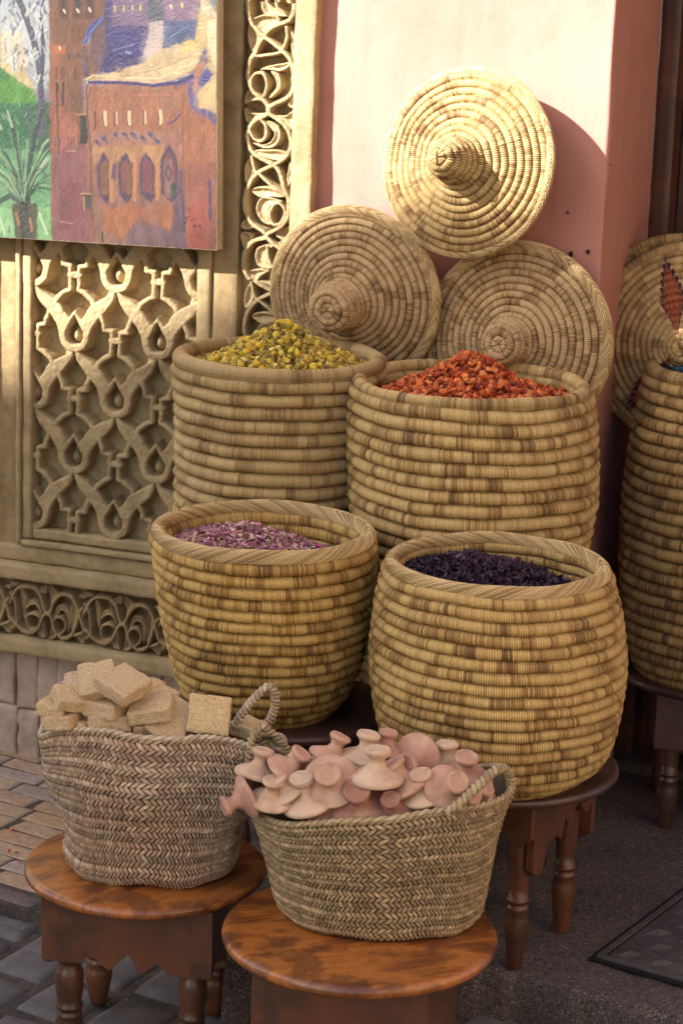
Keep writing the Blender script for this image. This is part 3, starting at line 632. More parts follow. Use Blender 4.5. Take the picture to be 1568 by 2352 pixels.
def build_painting():
    GX, GY, img, hgt, s_, z_ = make_canvas()
    w_ = (s_[-1, 0]-s_[0, 0]); h_ = z_[0, 0]-z_[0, -1]
    root = wroot('painting', 'unframed oil painting of red kasbah towers, white blossom and palm hung on the carved wall', 'painting')
    root.location = wallp(s_[-1, 0], z_[0, -1], .040); root.rotation_euler = (R(0), R(-1.15), -TH)
    t = NT('oil_paint', .42, .5); a = t.n('ShaderNodeAttribute', attribute_name='col').outputs['Color']; n = t.noise(t.tc(), 420, 4, .7)
    PM = t.out(t.mix(.12, a, n, 'OVERLAY'), t.bump(n, .2, .001))
    X = s_-s_[-1, 0]; Z = z_-z_[0, -1]; th = .034
    lum = img.mean(-1, keepdims=True); c = np.clip((img*.84+lum*.16)*PAINT_GAIN*np.array([1, .95, .84]), 0, 1)
    m = MB(); m.grid(np.dstack([X, -(th+.0005*hgt), Z]), col=c.reshape(-1, 3), flip=True); m.build('painted_canvas', PM, root)
    CV = mat_plain('canvas_edge', sr((176,160,140)), .9, 90, .15, .3, .001)
    e = MB(); x0, x1, z1 = X[0, 0], 0, Z[0, 0]; e.box(x0, x1+.0012, -th+.0006, .0, -.0012, z1+.001); e.build('stretched_edge', CV, root, smooth=False)
build_painting()

# ---------------------------------------------------------------- pink house wall with the shop doorway round its corner
pw_ = wroot('pink_wall', 'pink plastered house wall with a sharp corner and brown stains, sunlit in its upper part', 'house wall')
SC0 = -.046
m = MB()
zz = np.linspace(-.1, 3.0, 200)
# front face grid and return face grid meet on a slightly rounded, chipped corner
ss = np.concatenate([np.linspace(-.70, SC0-.02, 70), [SC0-.008, SC0-.003]])
Sg, Zg = np.meshgrid(ss, zz, indexing='ij'); O = vnoise(Sg*6, Zg*6, seed=40)*.0025+vnoise(Sg*25, Zg*25, seed=41)*.0006
front = np.dstack([Sg, -O, Zg])
dd = np.concatenate([[.003, .008, .02], np.linspace(.04, .40, 40)])
Dg, Z2 = np.meshgrid(dd, zz, indexing='ij'); O2 = vnoise(Dg*6, Z2*6, seed=42)*.0025
ret = np.dstack([SC0+O2+0*Dg, Dg, Z2])
chip = np.clip(vnoise(zz*22, seed=44)-.35, 0, 1)*.006
front[-1, :, 0] -= chip; ret[0, :, 0] -= chip*.6
m.grid(np.concatenate([front, ret]))
m.build('plaster_face', PINK, pw_)
c_ = MB(); wbox(c_, -.684, SC0-.01, -.1, 3.0, -.40, -.012); c_.build('wall_core', PINK, pw_, smooth=False)
# small rusty plugs and holes in the plaster
hl = MB()
RUST = mat_plain('rusty_hole', sr((60,28,24)), .95, 200, .3, .5, .001, sr((30,14,12)))
def wall_at(px, py, off=0):
    d = ray(px, py); q = C0+NW*off-EYE; t = q.dot(NW)/d.dot(NW); p = (EYE+d*t-C0)/KW; return p.dot(U), p.z
for px, py, r0 in ((1311,583,.0060),(1350,578,.005),(1304,488,.003),(1402,378,.002)):
    s_, z_ = wall_at(px, py)
    th = np.linspace(0, 2*np.pi, 14, endpoint=False); rr = r0*(1+.2*np.sin(th*3+px)+.1*np.sin(th*5))
    V = [(s_, .0005, z_)]+[(s_+r*math.cos(t)*.8, -.0035-.001*math.sin(t*2), z_+r*math.sin(t)) for r, t in zip(rr, th)]
    hl.add(V, [(0, i+1, (i+1) % 14+1) for i in range(14)])
hl.build('plaster_hole', RUST, pw_)
# door: dark wood frame and leaf behind the return wall
dw = wroot('shop_door', 'dark brown wooden shop door frame and leaf at the right edge behind the far lids', 'door')
DOOR = mat_wood('door_wood', [tuple(sr((46,22,14))), tuple(sr((74,38,20))), tuple(sr((96,50,24))), tuple(sr((44,24,18)))], .5, .45)
m = MB(); wavybox(m, SC0+.0, SC0+.045, -.1, 3.0, -.50, -.40, .0008, .03, 70); m.build('door_frame', DOOR, dw)
m = MB(); wbox(m, SC0+.050, SC0+1.6, -.1, 3.0, -.60, -.47); m.build('door_leaf', DOOR, dw, smooth=False)
m = MB(); 
for k in range(4): wavybox(m, SC0+.09+k*.36, SC0+.40+k*.36, .25, 2.4, -.469, -.455, .0006, .05, 80+k)
m.build('door_panel', DOOR, dw)
st = MB(); wavybox(st, SC0+.03, SC0+1.8, -.05, .055, -.47, -.33, .002, .03, 90); q = st.build('door_step', CONC); q.location = C0; q.rotation_euler = (0, 0, -TH); q.scale = (KW,)*3; q['kind'] = 'structure'

# unseen blocks added out of view to shade below the sun line and bounce light
OPP = mat_plain('blocker_plaster', sr((196,178,158)), .85, 3, .2, .3, .01, sr((180,160,140)))
DK = 9.0
B1 = wallp(*wall_at(60, 850)); B2 = wallp(*wall_at(1380, 585))
e1_ = B1-T*DK; e2_ = B2-T*DK
dirh = (e2_-e1_); hl_ = Vector((dirh.x, dirh.y, 0)); slope = dirh.z/hl_.length; hl_.normalize()
nb = Vector((-hl_.y, hl_.x, 0)); nb = nb if nb.dot(-T) > 0 else -nb
mid = (e1_+e2_)/2
def oh(name, pts, thick, label, mat=OPP):
    """unseen sun blocker, its top shaped to throw the shadow edge on the wall; pts: wall points on that edge"""
    tops = []
    for q in pts:
        B = wallp(*wall_at(*q)); k = (mid-B).dot(nb)/(-T).dot(nb); tops.append(B-T*k)
    tops = [tops[0]-hl_*6] + tops + [tops[-1]+hl_*1.2]
    n = len(tops); V = [(p.x, p.y, -.2) for p in tops]+[(p.x, p.y, p.z) for p in tops]
    V += [(p.x+nb.x*thick, p.y+nb.y*thick, -.2) for p in tops]+[(p.x+nb.x*thick, p.y+nb.y*thick, p.z) for p in tops]; Fc = []
    for i in range(n-1): Fc += [(i, i+1, n+i+1, n+i), (2*n+i+1, 2*n+i, 3*n+i, 3*n+i+1), (n+i, n+i+1, 3*n+i+1, 3*n+i)]
    Fc += [(0, n, 3*n, 2*n), (n-1, 3*n-1, 4*n-1, 2*n-1)]
    g = MB(); g.add(V, Fc); r = empty(name, (0, 0, 0), 0, label, 'light blocker'); g.build('wall', mat, r, smooth=False); return r
oh('sun_blocker', [(60, 860), (715, 620), (925, 540), (1200, 560), (1400, 640)], 3.0, 'unseen tall plastered block behind the camera, shaped to cast the shadow edge on the wall')
m = MB(); m.box(2.3, 5.5, -5.0, 3.6, -.2, 5.5); OPP2 = mat_plain('side_blocker_plaster', sr((150,128,104)), .85, 3, .2, .3, .01, sr((130,110,90))); r_ = empty('side_blocker', (0, 0, 0), 0, 'unseen ochre plastered block right of the camera, added to shape the light', 'light blocker'); m.build('wall', OPP2, r_, smooth=False)  # unseen block, added to bounce light and darken the right side



# ---------------------------------------------------------------- coil basketry
def prof_at(prof, t):
    """prof: list of (z, r, dx) bottom to top; t 0..1 by arc length"""
    p = np.array(prof, float); L = np.concatenate([[0], np.cumsum(np.hypot(np.diff(p[:, 0]), np.diff(p[:, 1])))]); q = t*L[-1]
    # smooth: sample with cubic through points
    return np.stack([np.interp(q, L, p[:, i]) for i in range(3)], -1), L[-1]
def smooth_prof(prof, n=6):
    q = smooth_pl(prof, n); return q
def coil_side(prof, pitch, bulge, nu=300, K=9, seed=0, inner=0.0, wob=1.0, R0=.22, flip=False):
    """surface of revolution made of stacked coils; returns points and uv"""
    prof = smooth_prof(prof); _, L = prof_at(prof, np.array([0.])); N = max(1, int(round(L/pitch)))
    k = np.repeat(np.arange(N), K); v = np.tile(np.linspace(0, 1, K), N)
    v2 = np.clip(v, .0, 1.0); tt = (k+v2)/N
    c, _ = prof_at(prof, tt); c2, _ = prof_at(prof, np.clip(tt+.01, 0, 1)); c1, _ = prof_at(prof, np.clip(tt-.01, 0, 1))
    d = c2-c1; ln = np.hypot(d[:, 0], d[:, 1]); nz, nr = -d[:, 1]/ln, d[:, 0]/ln
    if inner: nz, nr = -nz, -nr
    e = bulge*np.sqrt(np.clip(1-(2*v-1)**2, 0, 1)); ph = np.linspace(0, 2*np.pi, nu+1)
    PH, KK = np.meshgrid(ph, k, indexing='ij'); E = np.broadcast_to(e, PH.shape)
    cx, sx = np.cos(PH), np.sin(PH)
    w1 = vnoise(cx*3+KK*7.7, sx*3, seed=seed)*.0012*wob+vnoise(cx*9+KK*3.1, sx*9, seed=seed+1)*.0008*wob
    w2 = vnoise(cx*2.2, sx*2.2, (KK+v2[None, :])*.16, seed=seed+2)*.0034*wob+vnoise(cx*6, sx*6, (KK+v2[None, :])*.45, seed=seed+3)*.0014*wob
    st = vnoise(PH*R0/.0042, KK*5.0, seed=seed+4)*.0007*wob*(E/max(bulge, 1e-6))
    r = c[:, 1]-inner+nr*e; z = c[:, 0]+nz*e
    Rr = r+w1*1+st+(E*0); Z = z+w2; DX = np.broadcast_to(c[:, 2], PH.shape)
    P = np.dstack([DX+Rr*cx, Rr*sx, Z]); uv = np.dstack([PH*R0, KK+np.clip(v, .02, .98)[None, :]+0*PH])
    return P, uv
def torus_wrap(Rr, z, rt_, dx=0, nu=300, nv=18, seed=0, rowid=77, R0=.22, sq=1.0):
    ph = np.linspace(0, 2*np.pi, nu+1); ps = np.linspace(0, 2*np.pi, nv+1); PH, PS = np.meshgrid(ph, ps, indexing='ij')
    rr = rt_*(1+.09*vnoise(np.cos(PH)*3.2, np.sin(PH)*3.2, seed=seed)+.04*vnoise(np.cos(PH)*12, np.sin(PH)*12, seed=seed))
    q = Rr+rr*np.cos(PS); P = np.dstack([dx+q*np.cos(PH), q*np.sin(PH), z+rr*sq*np.sin(PS)+.0025*vnoise(np.cos(PH)*2, np.sin(PH)*2, seed=seed+5)])
    return P, np.dstack([PH*R0, rowid+np.clip((PS/(2*np.pi)), .02, .98)])
def torus_braid(Rr, z, rt_, dx=0, nstr=150, nu=1520, nv=64, seed=0, sq=1.0, slant=3.2, apex=1.75):
    ph = np.linspace(0, 2*np.pi, nu+1); ps = np.linspace(0, 2*np.pi, nv+1); PH, PS = np.meshgrid(ph, ps, indexing='ij')
    tri = np.abs(((PS-apex+np.pi) % (2*np.pi))-np.pi)           # distance from the plait's middle line
    s = PH/(2*np.pi)*nstr+slant*tri+.35*vnoise(np.cos(PH)*4, np.sin(PH)*4, seed=seed); f = s-np.floor(s)
    b = np.sqrt(np.clip(1-(2*f-1)**2, 0, 1)); grv = 1-.35*np.exp(-(tri/.16)**2)
    rr = rt_*(.78+.26*b*grv)*(1+.06*vnoise(np.cos(PH)*3, np.sin(PH)*3, seed=seed+1))
    q = Rr+rr*np.cos(PS); P = np.dstack([dx+q*np.cos(PH), q*np.sin(PH), z+rr*sq*np.sin(PS)+.003*vnoise(np.cos(PH)*2, np.sin(PH)*2, seed=seed+5)])
    return P, np.dstack([s, PS])
def rim_uv_fix(o): return o

def coil_basket(name, label, loc, prof, pitch, mat, rim, rim_r, depth, seed, nstr=150, cat='basket', group=None, zr=None, rz=0, wob=1.0, top=None):
    root = empty(name, loc, rz, label, cat, group)
    Rm = prof[-1][1]
    P, uv = coil_side(prof, pitch, pitch*.50, seed=seed, R0=max(q[1] for q in prof), wob=wob)
    m = MB(); m.grid(P, uv)
    n0, n1 = P.shape[:2]
    for i in range(110):                                          # frayed straw ends sticking out of the wrapping
        a, b = random.randrange(n0), random.randrange(n1); p = P[a, b]; o_ = np.array([p[0], p[1], 0]); o_ = o_/(np.linalg.norm(o_)+1e-9); tg = np.array([-o_[1], o_[0], 0])*random.choice((-1, 1))
        d = o_*random.uniform(.15, .7)+tg*random.uniform(.3, 1)+np.array([0, 0, random.uniform(-.7, .5)]); d = d/np.linalg.norm(d)*random.uniform(.005, .013); sd_ = np.cross(d, o_); sd_ = sd_/(np.linalg.norm(sd_)+1e-9)*.0007
        m.add([p-sd_, p+sd_, p+d+sd_*.5, p+d-sd_*.5], [(0, 1, 2, 3)], uv=[uv[a, b]]*4)
    m.build('coiled_body', mat, root)
    ip = [(z, r-.016, dx) for z, r, dx in prof if z > prof[-1][0]-depth*1.6]; ip = ip if len(ip) > 2 else [(z, r-.016, dx) for z, r, dx in prof[-3:]]
    P, uv = coil_side(ip, pitch, pitch*.30, seed=seed+50, inner=.001, R0=Rm, wob=wob); m = MB(); m.grid(P, uv, flip=True)
    m.build('coiled_lining', mat, root)
    zt = prof[-1][0]+rim_r*.55; dx = prof[-1][2]; m = MB()
    if rim == 'braid':
        P, uv = torus_braid(Rm-.007, zt, rim_r, dx, nstr=nstr, seed=seed); m.grid(P, uv); m.build('braided_rim', BR, root)
    else:
        P, uv = torus_wrap(Rm-.007, zt, rim_r, dx, seed=seed, R0=Rm); m.grid(P, uv); m.build('wrapped_rim', mat, root)
    return root

# ---------------------------------------------------------------- carved wooden side tables
def lathe(mb, prof, cx=0, cy=0, n=28, cap=True):
    p = np.array(prof, float); ph = np.linspace(0, 2*np.pi, n+1)
    P = np.dstack([cx+np.outer(np.cos(ph), p[:, 1]), cy+np.outer(np.sin(ph), p[:, 1]), np.tile(p[:, 0], (n+1, 1))]); mb.grid(P); return mb
LEGP = [(1.0,.0185),(.985,.0185),(.975,.020),(.955,.0235),(.92,.0245),(.86,.0225),(.82,.0190),(.81,.0215),(.795,.0215),(.785,.0175),(.76,.0165),(.74,.0185),(.73,.0225),(.715,.0225),(.70,.0175),(.67,.0165),(.64,.0205),(.60,.0225),(.52,.0225),(.45,.0205),(.40,.0185),(.385,.0215),(.365,.0215),(.355,.0175),(.34,.0165),(.325,.0205),(.31,.0205),(.295,.018),(.26,.0225),(.20,.0230),(.10,.0185),(.03,.0150),(.0,.013),(0,.0001)]
LEGS = [(1.0,.0190),(.975,.0195),(.965,.0235),(.945,.0235),(.935,.0195),(.90,.0215),(.84,.0230),(.70,.0215),(.55,.0190),(.48,.0185),(.475,.0215),(.455,.0220),(.445,.0180),(.43,.0175),(.42,.0210),(.40,.0215),(.385,.0185),(.34,.0225),(.27,.0235),(.20,.0205),(.10,.0175),(.01,.0160),(0,.0150),(0,.0001)]
ZIG = [(-.5,-.098),(-.34,-.100),(-.27,-.100),(-.235,-.083),(-.17,-.092),(-.10,-.108),(0.01,-.078),(.085,-.110),(.18,-.089),(.255,-.108),(.33,-.108),(.5,-.108)]
OGEE = [(-.5,-.118),(-.44,-.128),(-.36,-.132),(-.28,-.098),(-.20,-.084),(-.10,-.082),(-.03,-.094),(.03,-.060),(.10,-.078),(.20,-.052),(.28,-.050),(.36,-.070),(.42,-.076),(.5,-.060)]
FLAT = [(-.5,-.11),(-.3,-.112),(.3,-.112),(.5,-.11)]
DEEP = [(-.5,-.20),(-.3,-.20),(-.28,-.17),(0,-.14),(.28,-.17),(.3,-.20),(.5,-.20)]
def table(label, loc, Rt, ztop, zg, rz, half, ap, leg, wt, wa, group='round carved wooden side tables', grain=0.0, edge=.019, side_ap=None):
    root = empty('side_table', (loc[0], loc[1], zg), rz, label, 'side table', group); h = ztop-zg
    m = MB(); e = edge
    pr = [(h-e, Rt*.2), (h-e, Rt-.010), (h-e*.95, Rt-.004), (h-e*.75, Rt-.0008), (h-e*.5, Rt), (h-e*.28, Rt-.001), (h-e*.1, Rt-.004), (h-.0004, Rt-.009), (h, Rt-.015), (h, Rt*.7), (h, Rt*.35), (h, 0.0001)]
    lathe(m, pr, n=120); o = m.build('table_top', wt, root); o.rotation_euler = (0, 0, grain)
    a = half; bt = .016; zt = h-e-.0008
    sides = [(0, ap), (math.pi/2, side_ap or ap), (math.pi, ap), (-math.pi/2, side_ap or ap)]
    for k, (an, apr) in enumerate(sides):
        W = 2*a+.046 if k % 2 == 0 else 2*a+.046-2*bt-.001
        fp = [(x*W, z*1.18) for x, z in apr]; n = len(fp); y0 = -(a+.023); y1 = y0+bt
        V = []; 
        for y in (y0, y1): V += [(x, y, zt+z) for x, z in fp]+[(x, y, zt) for x, z in reversed(fp)]
        T2 = 2*n; Fc = []
        for i in range(n-1):
            Fc.append((i, i+1, T2-2-i, T2-1-i)); Fc.append((T2+i, 2*T2-1-i, 2*T2-2-i, T2+i+1)); Fc.append((i, T2+i, T2+i+1, i+1))
        Fc += [(0, T2-1, 2*T2-1, T2), (n-1, T2+n-1, T2+n, n)]
        mb = MB(); c, s = math.cos(an), math.sin(an); V = np.array(V); V = np.column_stack([V[:, 0]*c-V[:, 1]*s, V[:, 0]*s+V[:, 1]*c, V[:, 2]])
        mb.add(V, Fc); mb.build('apron', wa, root, smooth=False, bevel=.0012)
    for sx in (-1, 1):
        for sy in (-1, 1):
            mb = MB(); lh = h-e-.05
            lathe(mb, [(z*lh, r) for z, r in leg], sx*a*.86, sy*a*.86); mb.build('leg', wa, root)
    return root

t1 = table('orange-brown round table with zigzag apron at lower left, under the basket of sandy blocks', (-.332, 3.822), .2185, .24, -.1, R(-7), .130, ZIG, [(z, r*1.14) for z, r in LEGP], WTOP, WAPR, grain=R(60))
t2 = table('orange-brown round table in the very front with deep plain sides, under the clay knobs', (.056, 3.565), .2345, .24, -.1, R(-13), .125, DEEP, LEGP, WTOP, WAPR, grain=R(35), edge=.021)
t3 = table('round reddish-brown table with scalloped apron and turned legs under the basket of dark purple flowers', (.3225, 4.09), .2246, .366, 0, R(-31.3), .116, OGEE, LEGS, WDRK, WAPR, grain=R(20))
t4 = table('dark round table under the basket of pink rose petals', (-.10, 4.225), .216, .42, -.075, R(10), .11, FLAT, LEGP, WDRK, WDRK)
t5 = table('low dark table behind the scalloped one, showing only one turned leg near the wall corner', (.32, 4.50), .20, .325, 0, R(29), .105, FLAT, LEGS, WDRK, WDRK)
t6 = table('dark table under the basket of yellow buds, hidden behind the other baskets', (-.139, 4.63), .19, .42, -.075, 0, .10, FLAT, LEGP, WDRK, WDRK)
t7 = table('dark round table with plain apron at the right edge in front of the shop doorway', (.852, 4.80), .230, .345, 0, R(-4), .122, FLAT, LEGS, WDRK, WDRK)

# ---------------------------------------------------------------- the coiled baskets
by = coil_basket('coiled_basket', 'pale coiled straw basket at the back left heaped with yellow dried buds', (-.140, 4.635, .004),
  [(.42,.17,0),(.50,.195,0),(.62,.203,0),(.74,.203,0),(.88,.204,0),(.98,.209,0),(1.018,.213,0)], .0272, K['yel'], 'wrap', .0165, .10, 11, wob=.9)
br_ = coil_basket('coiled_basket', 'large coiled straw basket in the middle of the back row heaped with orange-red dried flowers', (.252, 4.485, 0),
  [(.325,.165,0),(.40,.195,.003),(.55,.218,.006),(.70,.233,.012),(.80,.243,.014),(.90,.244,.008),(.975,.240,.003),(1.012,.234,0)], .0272, K['red'], 'wrap', .0128, .14, 12)
bp = coil_basket('coiled_basket', 'coiled basket with braided rim, half filled with pink rose petals and narrowing to its foot', (-.14, 4.185, 0),
  [(.42,.115,.004),(.435,.132,.004),(.47,.158,.003),(.53,.178,.004),(.61,.195,.002),(.70,.204,-.002),(.755,.208,-.006),(.765,.208,-.007)], .0230, K['pink'], 'braid', .0145, .16, 13)
bu = coil_basket('coiled_basket', 'round-bellied coiled basket with braided rim holding dark purple dried hibiscus flowers', (.298, 4.035, 0),
  [(.368,.150,.004),(.385,.176,.006),(.42,.206,.007),(.51,.225,.005),(.59,.231,.002),(.67,.223,-.001),(.72,.213,-.004),(.757,.203,-.006)], .0222, K['pur'], 'braid', .0130, .14, 14)
bf = coil_basket('coiled_basket', 'tall coiled basket cut off by the right edge with dark blue contents', (.858, 4.785, .010),
  [(.335,.185,.0),(.37,.205,0),(.44,.222,0),(.56,.234,0),(.68,.238,0),(.78,.234,0),(.88,.224,0),(.95,.214,0),(.992,.208,0)], .0262, K['far'], 'wrap', .0155, .14, 15)
ff = coil_basket('floor_basket', 'dull yellow basket on the floor, seen under the dark table at the right edge', (.975, 5.02, .055),
  [(.0,.13,0),(.02,.155,0),(.08,.17,0),(.2,.17,0)], .022, K['pink'], 'wrap', .012, .1, 16)

# ---------------------------------------------------------------- conical coiled lids
def spiral_lid(name, label, centre, normal, prof, pitch, mat, roll, edge='braid', seed=0, group='conical coiled basket lids leaning on the wall', er=.011, band=None, nu=360):
    """prof: (r, h) from rim to tip; built as one long spiral coil"""
    n = Vector(normal).normalized(); q = n.to_track_quat('Z', 'Y')
    root = empty(name, centre, 0, label, 'lid', group); root.rotation_mode = 'QUATERNION'; root.rotation_quaternion = q @ Vector((0, 0, 1)).rotation_difference(Vector((0, 0, 1)))
    root.rotation_quaternion = q
    root.rotation_quaternion = q @ Matrix.Rotation(roll, 3, 'Z').to_quaternion()
    pr = np.array(smooth_pl(prof, 5)); L = np.concatenate([[0], np.cumsum(np.hypot(np.diff(pr[:, 0]), np.diff(pr[:, 1])))]); N = int(L[-1]/pitch); K_ = 9
    k = np.repeat(np.arange(N), K_); v = np.tile(np.linspace(0, 1, K_), N); ph = np.linspace(0, 2*np.pi, nu+1)
    PH, KK = np.meshgrid(ph, k, indexing='ij'); V = np.broadcast_to(v, PH.shape)
    wv = vnoise(np.cos(PH)*1.6+seed, np.sin(PH)*1.6, seed=seed+6)*.22; s = np.clip((KK+V+wv*np.clip((N-KK-V)/4, 0, 1)*np.clip((KK+V)/2, 0, 1))/N, 0, 1)*L[-1]
    r = np.interp(s, L, pr[:, 0]); h = np.interp(s, L, pr[:, 1]); r1 = np.interp(s+.002, L, pr[:, 0]); h1 = np.interp(s+.002, L, pr[:, 1]); r0 = np.interp(s-.002, L, pr[:, 0]); h0 = np.interp(s-.002, L, pr[:, 1])
    dr_, dh = r1-r0, h1-h0; ln = np.hypot(dr_, dh)+1e-9; nr, nh = dh/ln, -dr_/ln
    taper = np.clip(r/.03, .25, 1)
    e = pitch*.46*np.sqrt(np.clip(1-(2*V-1)**2, 0, 1))*taper+vnoise(np.cos(PH)*4+KK*3.7, np.sin(PH)*4, seed=seed)*.0006*taper
    e = e+vnoise(PH*r/.0042, KK*5., seed=seed+4)*.0005
    rr = r+nr*e; hh = h+nh*e+vnoise(np.cos(PH)*2, np.sin(PH)*2, seed=seed+2)*.004
    P = np.dstack([rr*np.cos(PH), rr*np.sin(PH), hh]); mean_r = np.maximum(np.repeat(r.mean(0).reshape(N, K_).mean(1), K_), .008); uv = np.dstack([PH*mean_r[None, :], KK+np.clip(V, .02, .98)])
    m = MB(); m.grid(P, uv, flip=False); body = m.build('coiled_cone', mat, root)
    Rm = prof[0][0]; m = MB()
    if edge == 'braid': P, uv = torus_braid(Rm+.002, prof[0][1]-.003, er, 0, nstr=150, seed=seed, slant=2.6, apex=.9); m.grid(P, uv); m.build('braided_edge', BR, root)
    else: P, uv = torus_wrap(Rm+.002, prof[0][1]-.003, er, 0, seed=seed, R0=Rm); m.grid(P, uv); m.build('wrapped_edge', mat, root)
    # inner ring and underside
    P, uv = torus_wrap(Rm-.006, prof[0][1]-.017, .010, 0, seed=seed+1, R0=Rm, rowid=55); m = MB(); m.grid(P, uv); m.build('inner_ring', mat, root)
    m = MB(); lathe(m, [(prof[0][1]-.016, Rm-.004), (prof[0][1]-.004, Rm*.8), (prof[0][1]+.01, Rm*.4), (prof[-1][1]*.5, .004)], n=60); m.build('underside', mat, root)
    return root, body
def nrm(az_deg, el_deg):
    """facing: azimuth measured from straight towards the camera side (-Y), positive to the left"""
    a, e = R(az_deg), R(el_deg); return (-math.sin(a)*math.cos(e), -math.cos(a)*math.cos(e), math.sin(e))
CONE1 = [(.199,0),(.16,.010),(.12,.020),(.08,.033),(.060,.042),(.047,.060),(.041,.084),(.034,.106),(.024,.122),(.012,.131),(.001,.134)]
CONE2 = [(.198,0),(.15,.014),(.11,.030),(.078,.046),(.062,.056),(.051,.074),(.048,.100),(.046,.122),(.040,.132),(.022,.137),(.001,.138)]
CONE3 = [(.198,0),(.15,.016),(.11,.026),(.075,.037),(.056,.045),(.046,.062),(.042,.084),(.037,.104),(.026,.116),(.012,.120),(.001,.120)]
CONE4 = [(.212,0),(.16,.016),(.11,.036),(.07,.056),(.045,.072),(.034,.082),(.028,.092),(.020,.100),(.001,.103)]
l1, _ = spiral_lid('basket_lid', 'sunlit conical lid with pointed tip, topmost, resting on the two lids below it', at(1071, 373, 4.765), nrm(30, 8), [(r*.945, h) for r, h in CONE1], .0160, K['lidt'], .4, seed=31, er=.010)
l2_, _ = spiral_lid('basket_lid', 'left conical lid with a fat flat-ended knob, behind the yellow buds', at(813, 682, 4.87), nrm(24, -6), [(r*.955, h) for r, h in CONE2], .0150, K['lid'], 1.4, seed=32)
l3, _ = spiral_lid('basket_lid', 'conical lid with a rounded knob behind the orange flowers', at(1186, 782, 4.76), nrm(23, 4), [(r*.995, h) for r, h in CONE3], .0155, K['lid'], 2.6, seed=33, er=.013)
l5, _ = spiral_lid('basket_lid', 'plain darker lid tucked behind the orange-banded lid at the right', at(1553, 758, 4.93), nrm(20, 5), [(r*.93, h*.6) for r, h in CONE4], .0160, K['far'], .6, edge='wrap', seed=35, er=.012)
# banded lid: orange zigzag wedges with dark purple borders are woven into its coils
def mat_banded():
    t = NT('coil_lid_banded', .62, .35); x, y, _ = t.sep(t.uv()); row = t.math('FLOOR', y); o = t.tc(); X, Y, Z = t.sep(o)
    ang = t.math('ARCTAN2', Y, X); rad = t.math('SQRT', t.math('ADD', t.math('MULTIPLY', X, X), t.math('MULTIPLY', Y, Y)))
    a5 = t.math('FRACT', t.math('ADD', t.math('DIVIDE', ang, 2*math.pi/3), .5)); d = t.math('ABSOLUTE', t.math('SUBTRACT', a5, .5))
    rq = t.math('DIVIDE', t.math('FLOOR', t.math('DIVIDE', rad, .0155)), 12.0)
    wd = t.math('MULTIPLY', t.math('SUBTRACT', 1.0, t.math('ABSOLUTE', t.math('SUBTRACT', t.math('MULTIPLY', rq, 2.0), .95))), .12)
    ins = t.math('LESS_THAN', d, wd); bor = t.math('LESS_THAN', t.math('ABSOLUTE', t.math('SUBTRACT', d, wd)), .010)
    rin = t.math('MULTIPLY', t.math('GREATER_THAN', rad, .030), t.math('LESS_THAN', rad, .200)); ins = t.math('MULTIPLY', ins, rin); bor = t.math('MULTIPLY', bor, rin)
    xs = t.math('DIVIDE', x, .0042); w2 = t.n('ShaderNodeTexWhiteNoise', noise_dimensions='2D'); t.put(w2.inputs['Vector'], t.vec(t.math('FLOOR', xs), row))
    vo = t.n('ShaderNodeTexVoronoi', voronoi_dimensions='2D'); vo.inputs['Scale'].default_value = 1; t.put(vo.inputs['Vector'], t.vec(t.math('DIVIDE', x, .03), t.math('MULTIPLY', row, 13.)))
    v = t.math('ADD', t.math('MULTIPLY', t.sep(vo.outputs['Color'])[0], .7), t.math('MULTIPLY', w2.outputs[0], .3))
    c = t.ramp(v, [(0, tuple(sr((200,170,114)))), (.6, tuple(sr((162,130,84)))), (1, tuple(sr((118,92,62))))])
    c = t.mix(ins, c, t.mix(w2.outputs[0], tuple(sr((160,84,46))), tuple(sr((124,62,38))))); c = t.mix(bor, c, tuple(sr((62,40,56))))
    g = t.math('POWER', t.math('SINE', t.math('MULTIPLY', t.math('FRACT', xs), math.pi)), .5); c = t.mix(t.mixv(g, .5, 0), c, tuple(D_*.35))
    return t.out(c, t.bump(g, .55, .0022))
l4, _ = spiral_lid('basket_lid', 'lid banded with orange and dark purple wedges, leaning at the right edge', at(1582, 794, 4.875), nrm(20, 5), CONE4, .0165, mat_banded(), -.17, edge='wrap', seed=34, er=.012)

# ---------------------------------------------------------------- heaps of dried flowers
def ico(sub=1):
    t = (1+5**.5)/2; V = [(-1,t,0),(1,t,0),(-1,-t,0),(1,-t,0),(0,-1,t),(0,1,t),(0,-1,-t),(0,1,-t),(t,0,-1),(t,0,1),(-t,0,-1),(-t,0,1)]
    Fc = [(0,11,5),(0,5,1),(0,1,7),(0,7,10),(0,10,11),(1,5,9),(5,11,4),(11,10,2),(10,7,6),(7,1,8),(3,9,4),(3,4,2),(3,2,6),(3,6,8),(3,8,9),(4,9,5),(2,4,11),(6,2,10),(8,6,7),(9,8,1)]
    V = [np.array(v)/np.linalg.norm(v) for v in V]
    for _ in range(sub):
        N = []; cache = {}
        def midp(a, b):
            k = (min(a, b), max(a, b))
            if k not in cache: q = V[a]+V[b]; V.append(q/np.linalg.norm(q)); cache[k] = len(V)-1
            return cache[k]
        for a, b, c in Fc: x, y, z = midp(a, b), midp(b, c), midp(c, a); N += [(a, x, z), (b, y, x), (c, z, y), (x, y, z)]
        Fc = N
    return np.array(V), Fc
I1, F1 = ico(1); I2, F2 = ico(2)
def rotm():
    q = rng.normal(size=4); q /= np.linalg.norm(q); w_, x, y, z = q
    return np.array([[1-2*(y*y+z*z), 2*(x*y-z*w_), 2*(x*z+y*w_)], [2*(x*y+z*w_), 1-2*(x*x+z*z), 2*(y*z-x*w_)], [2*(x*z-y*w_), 2*(y*z+x*w_), 1-2*(x*x+y*y)]])
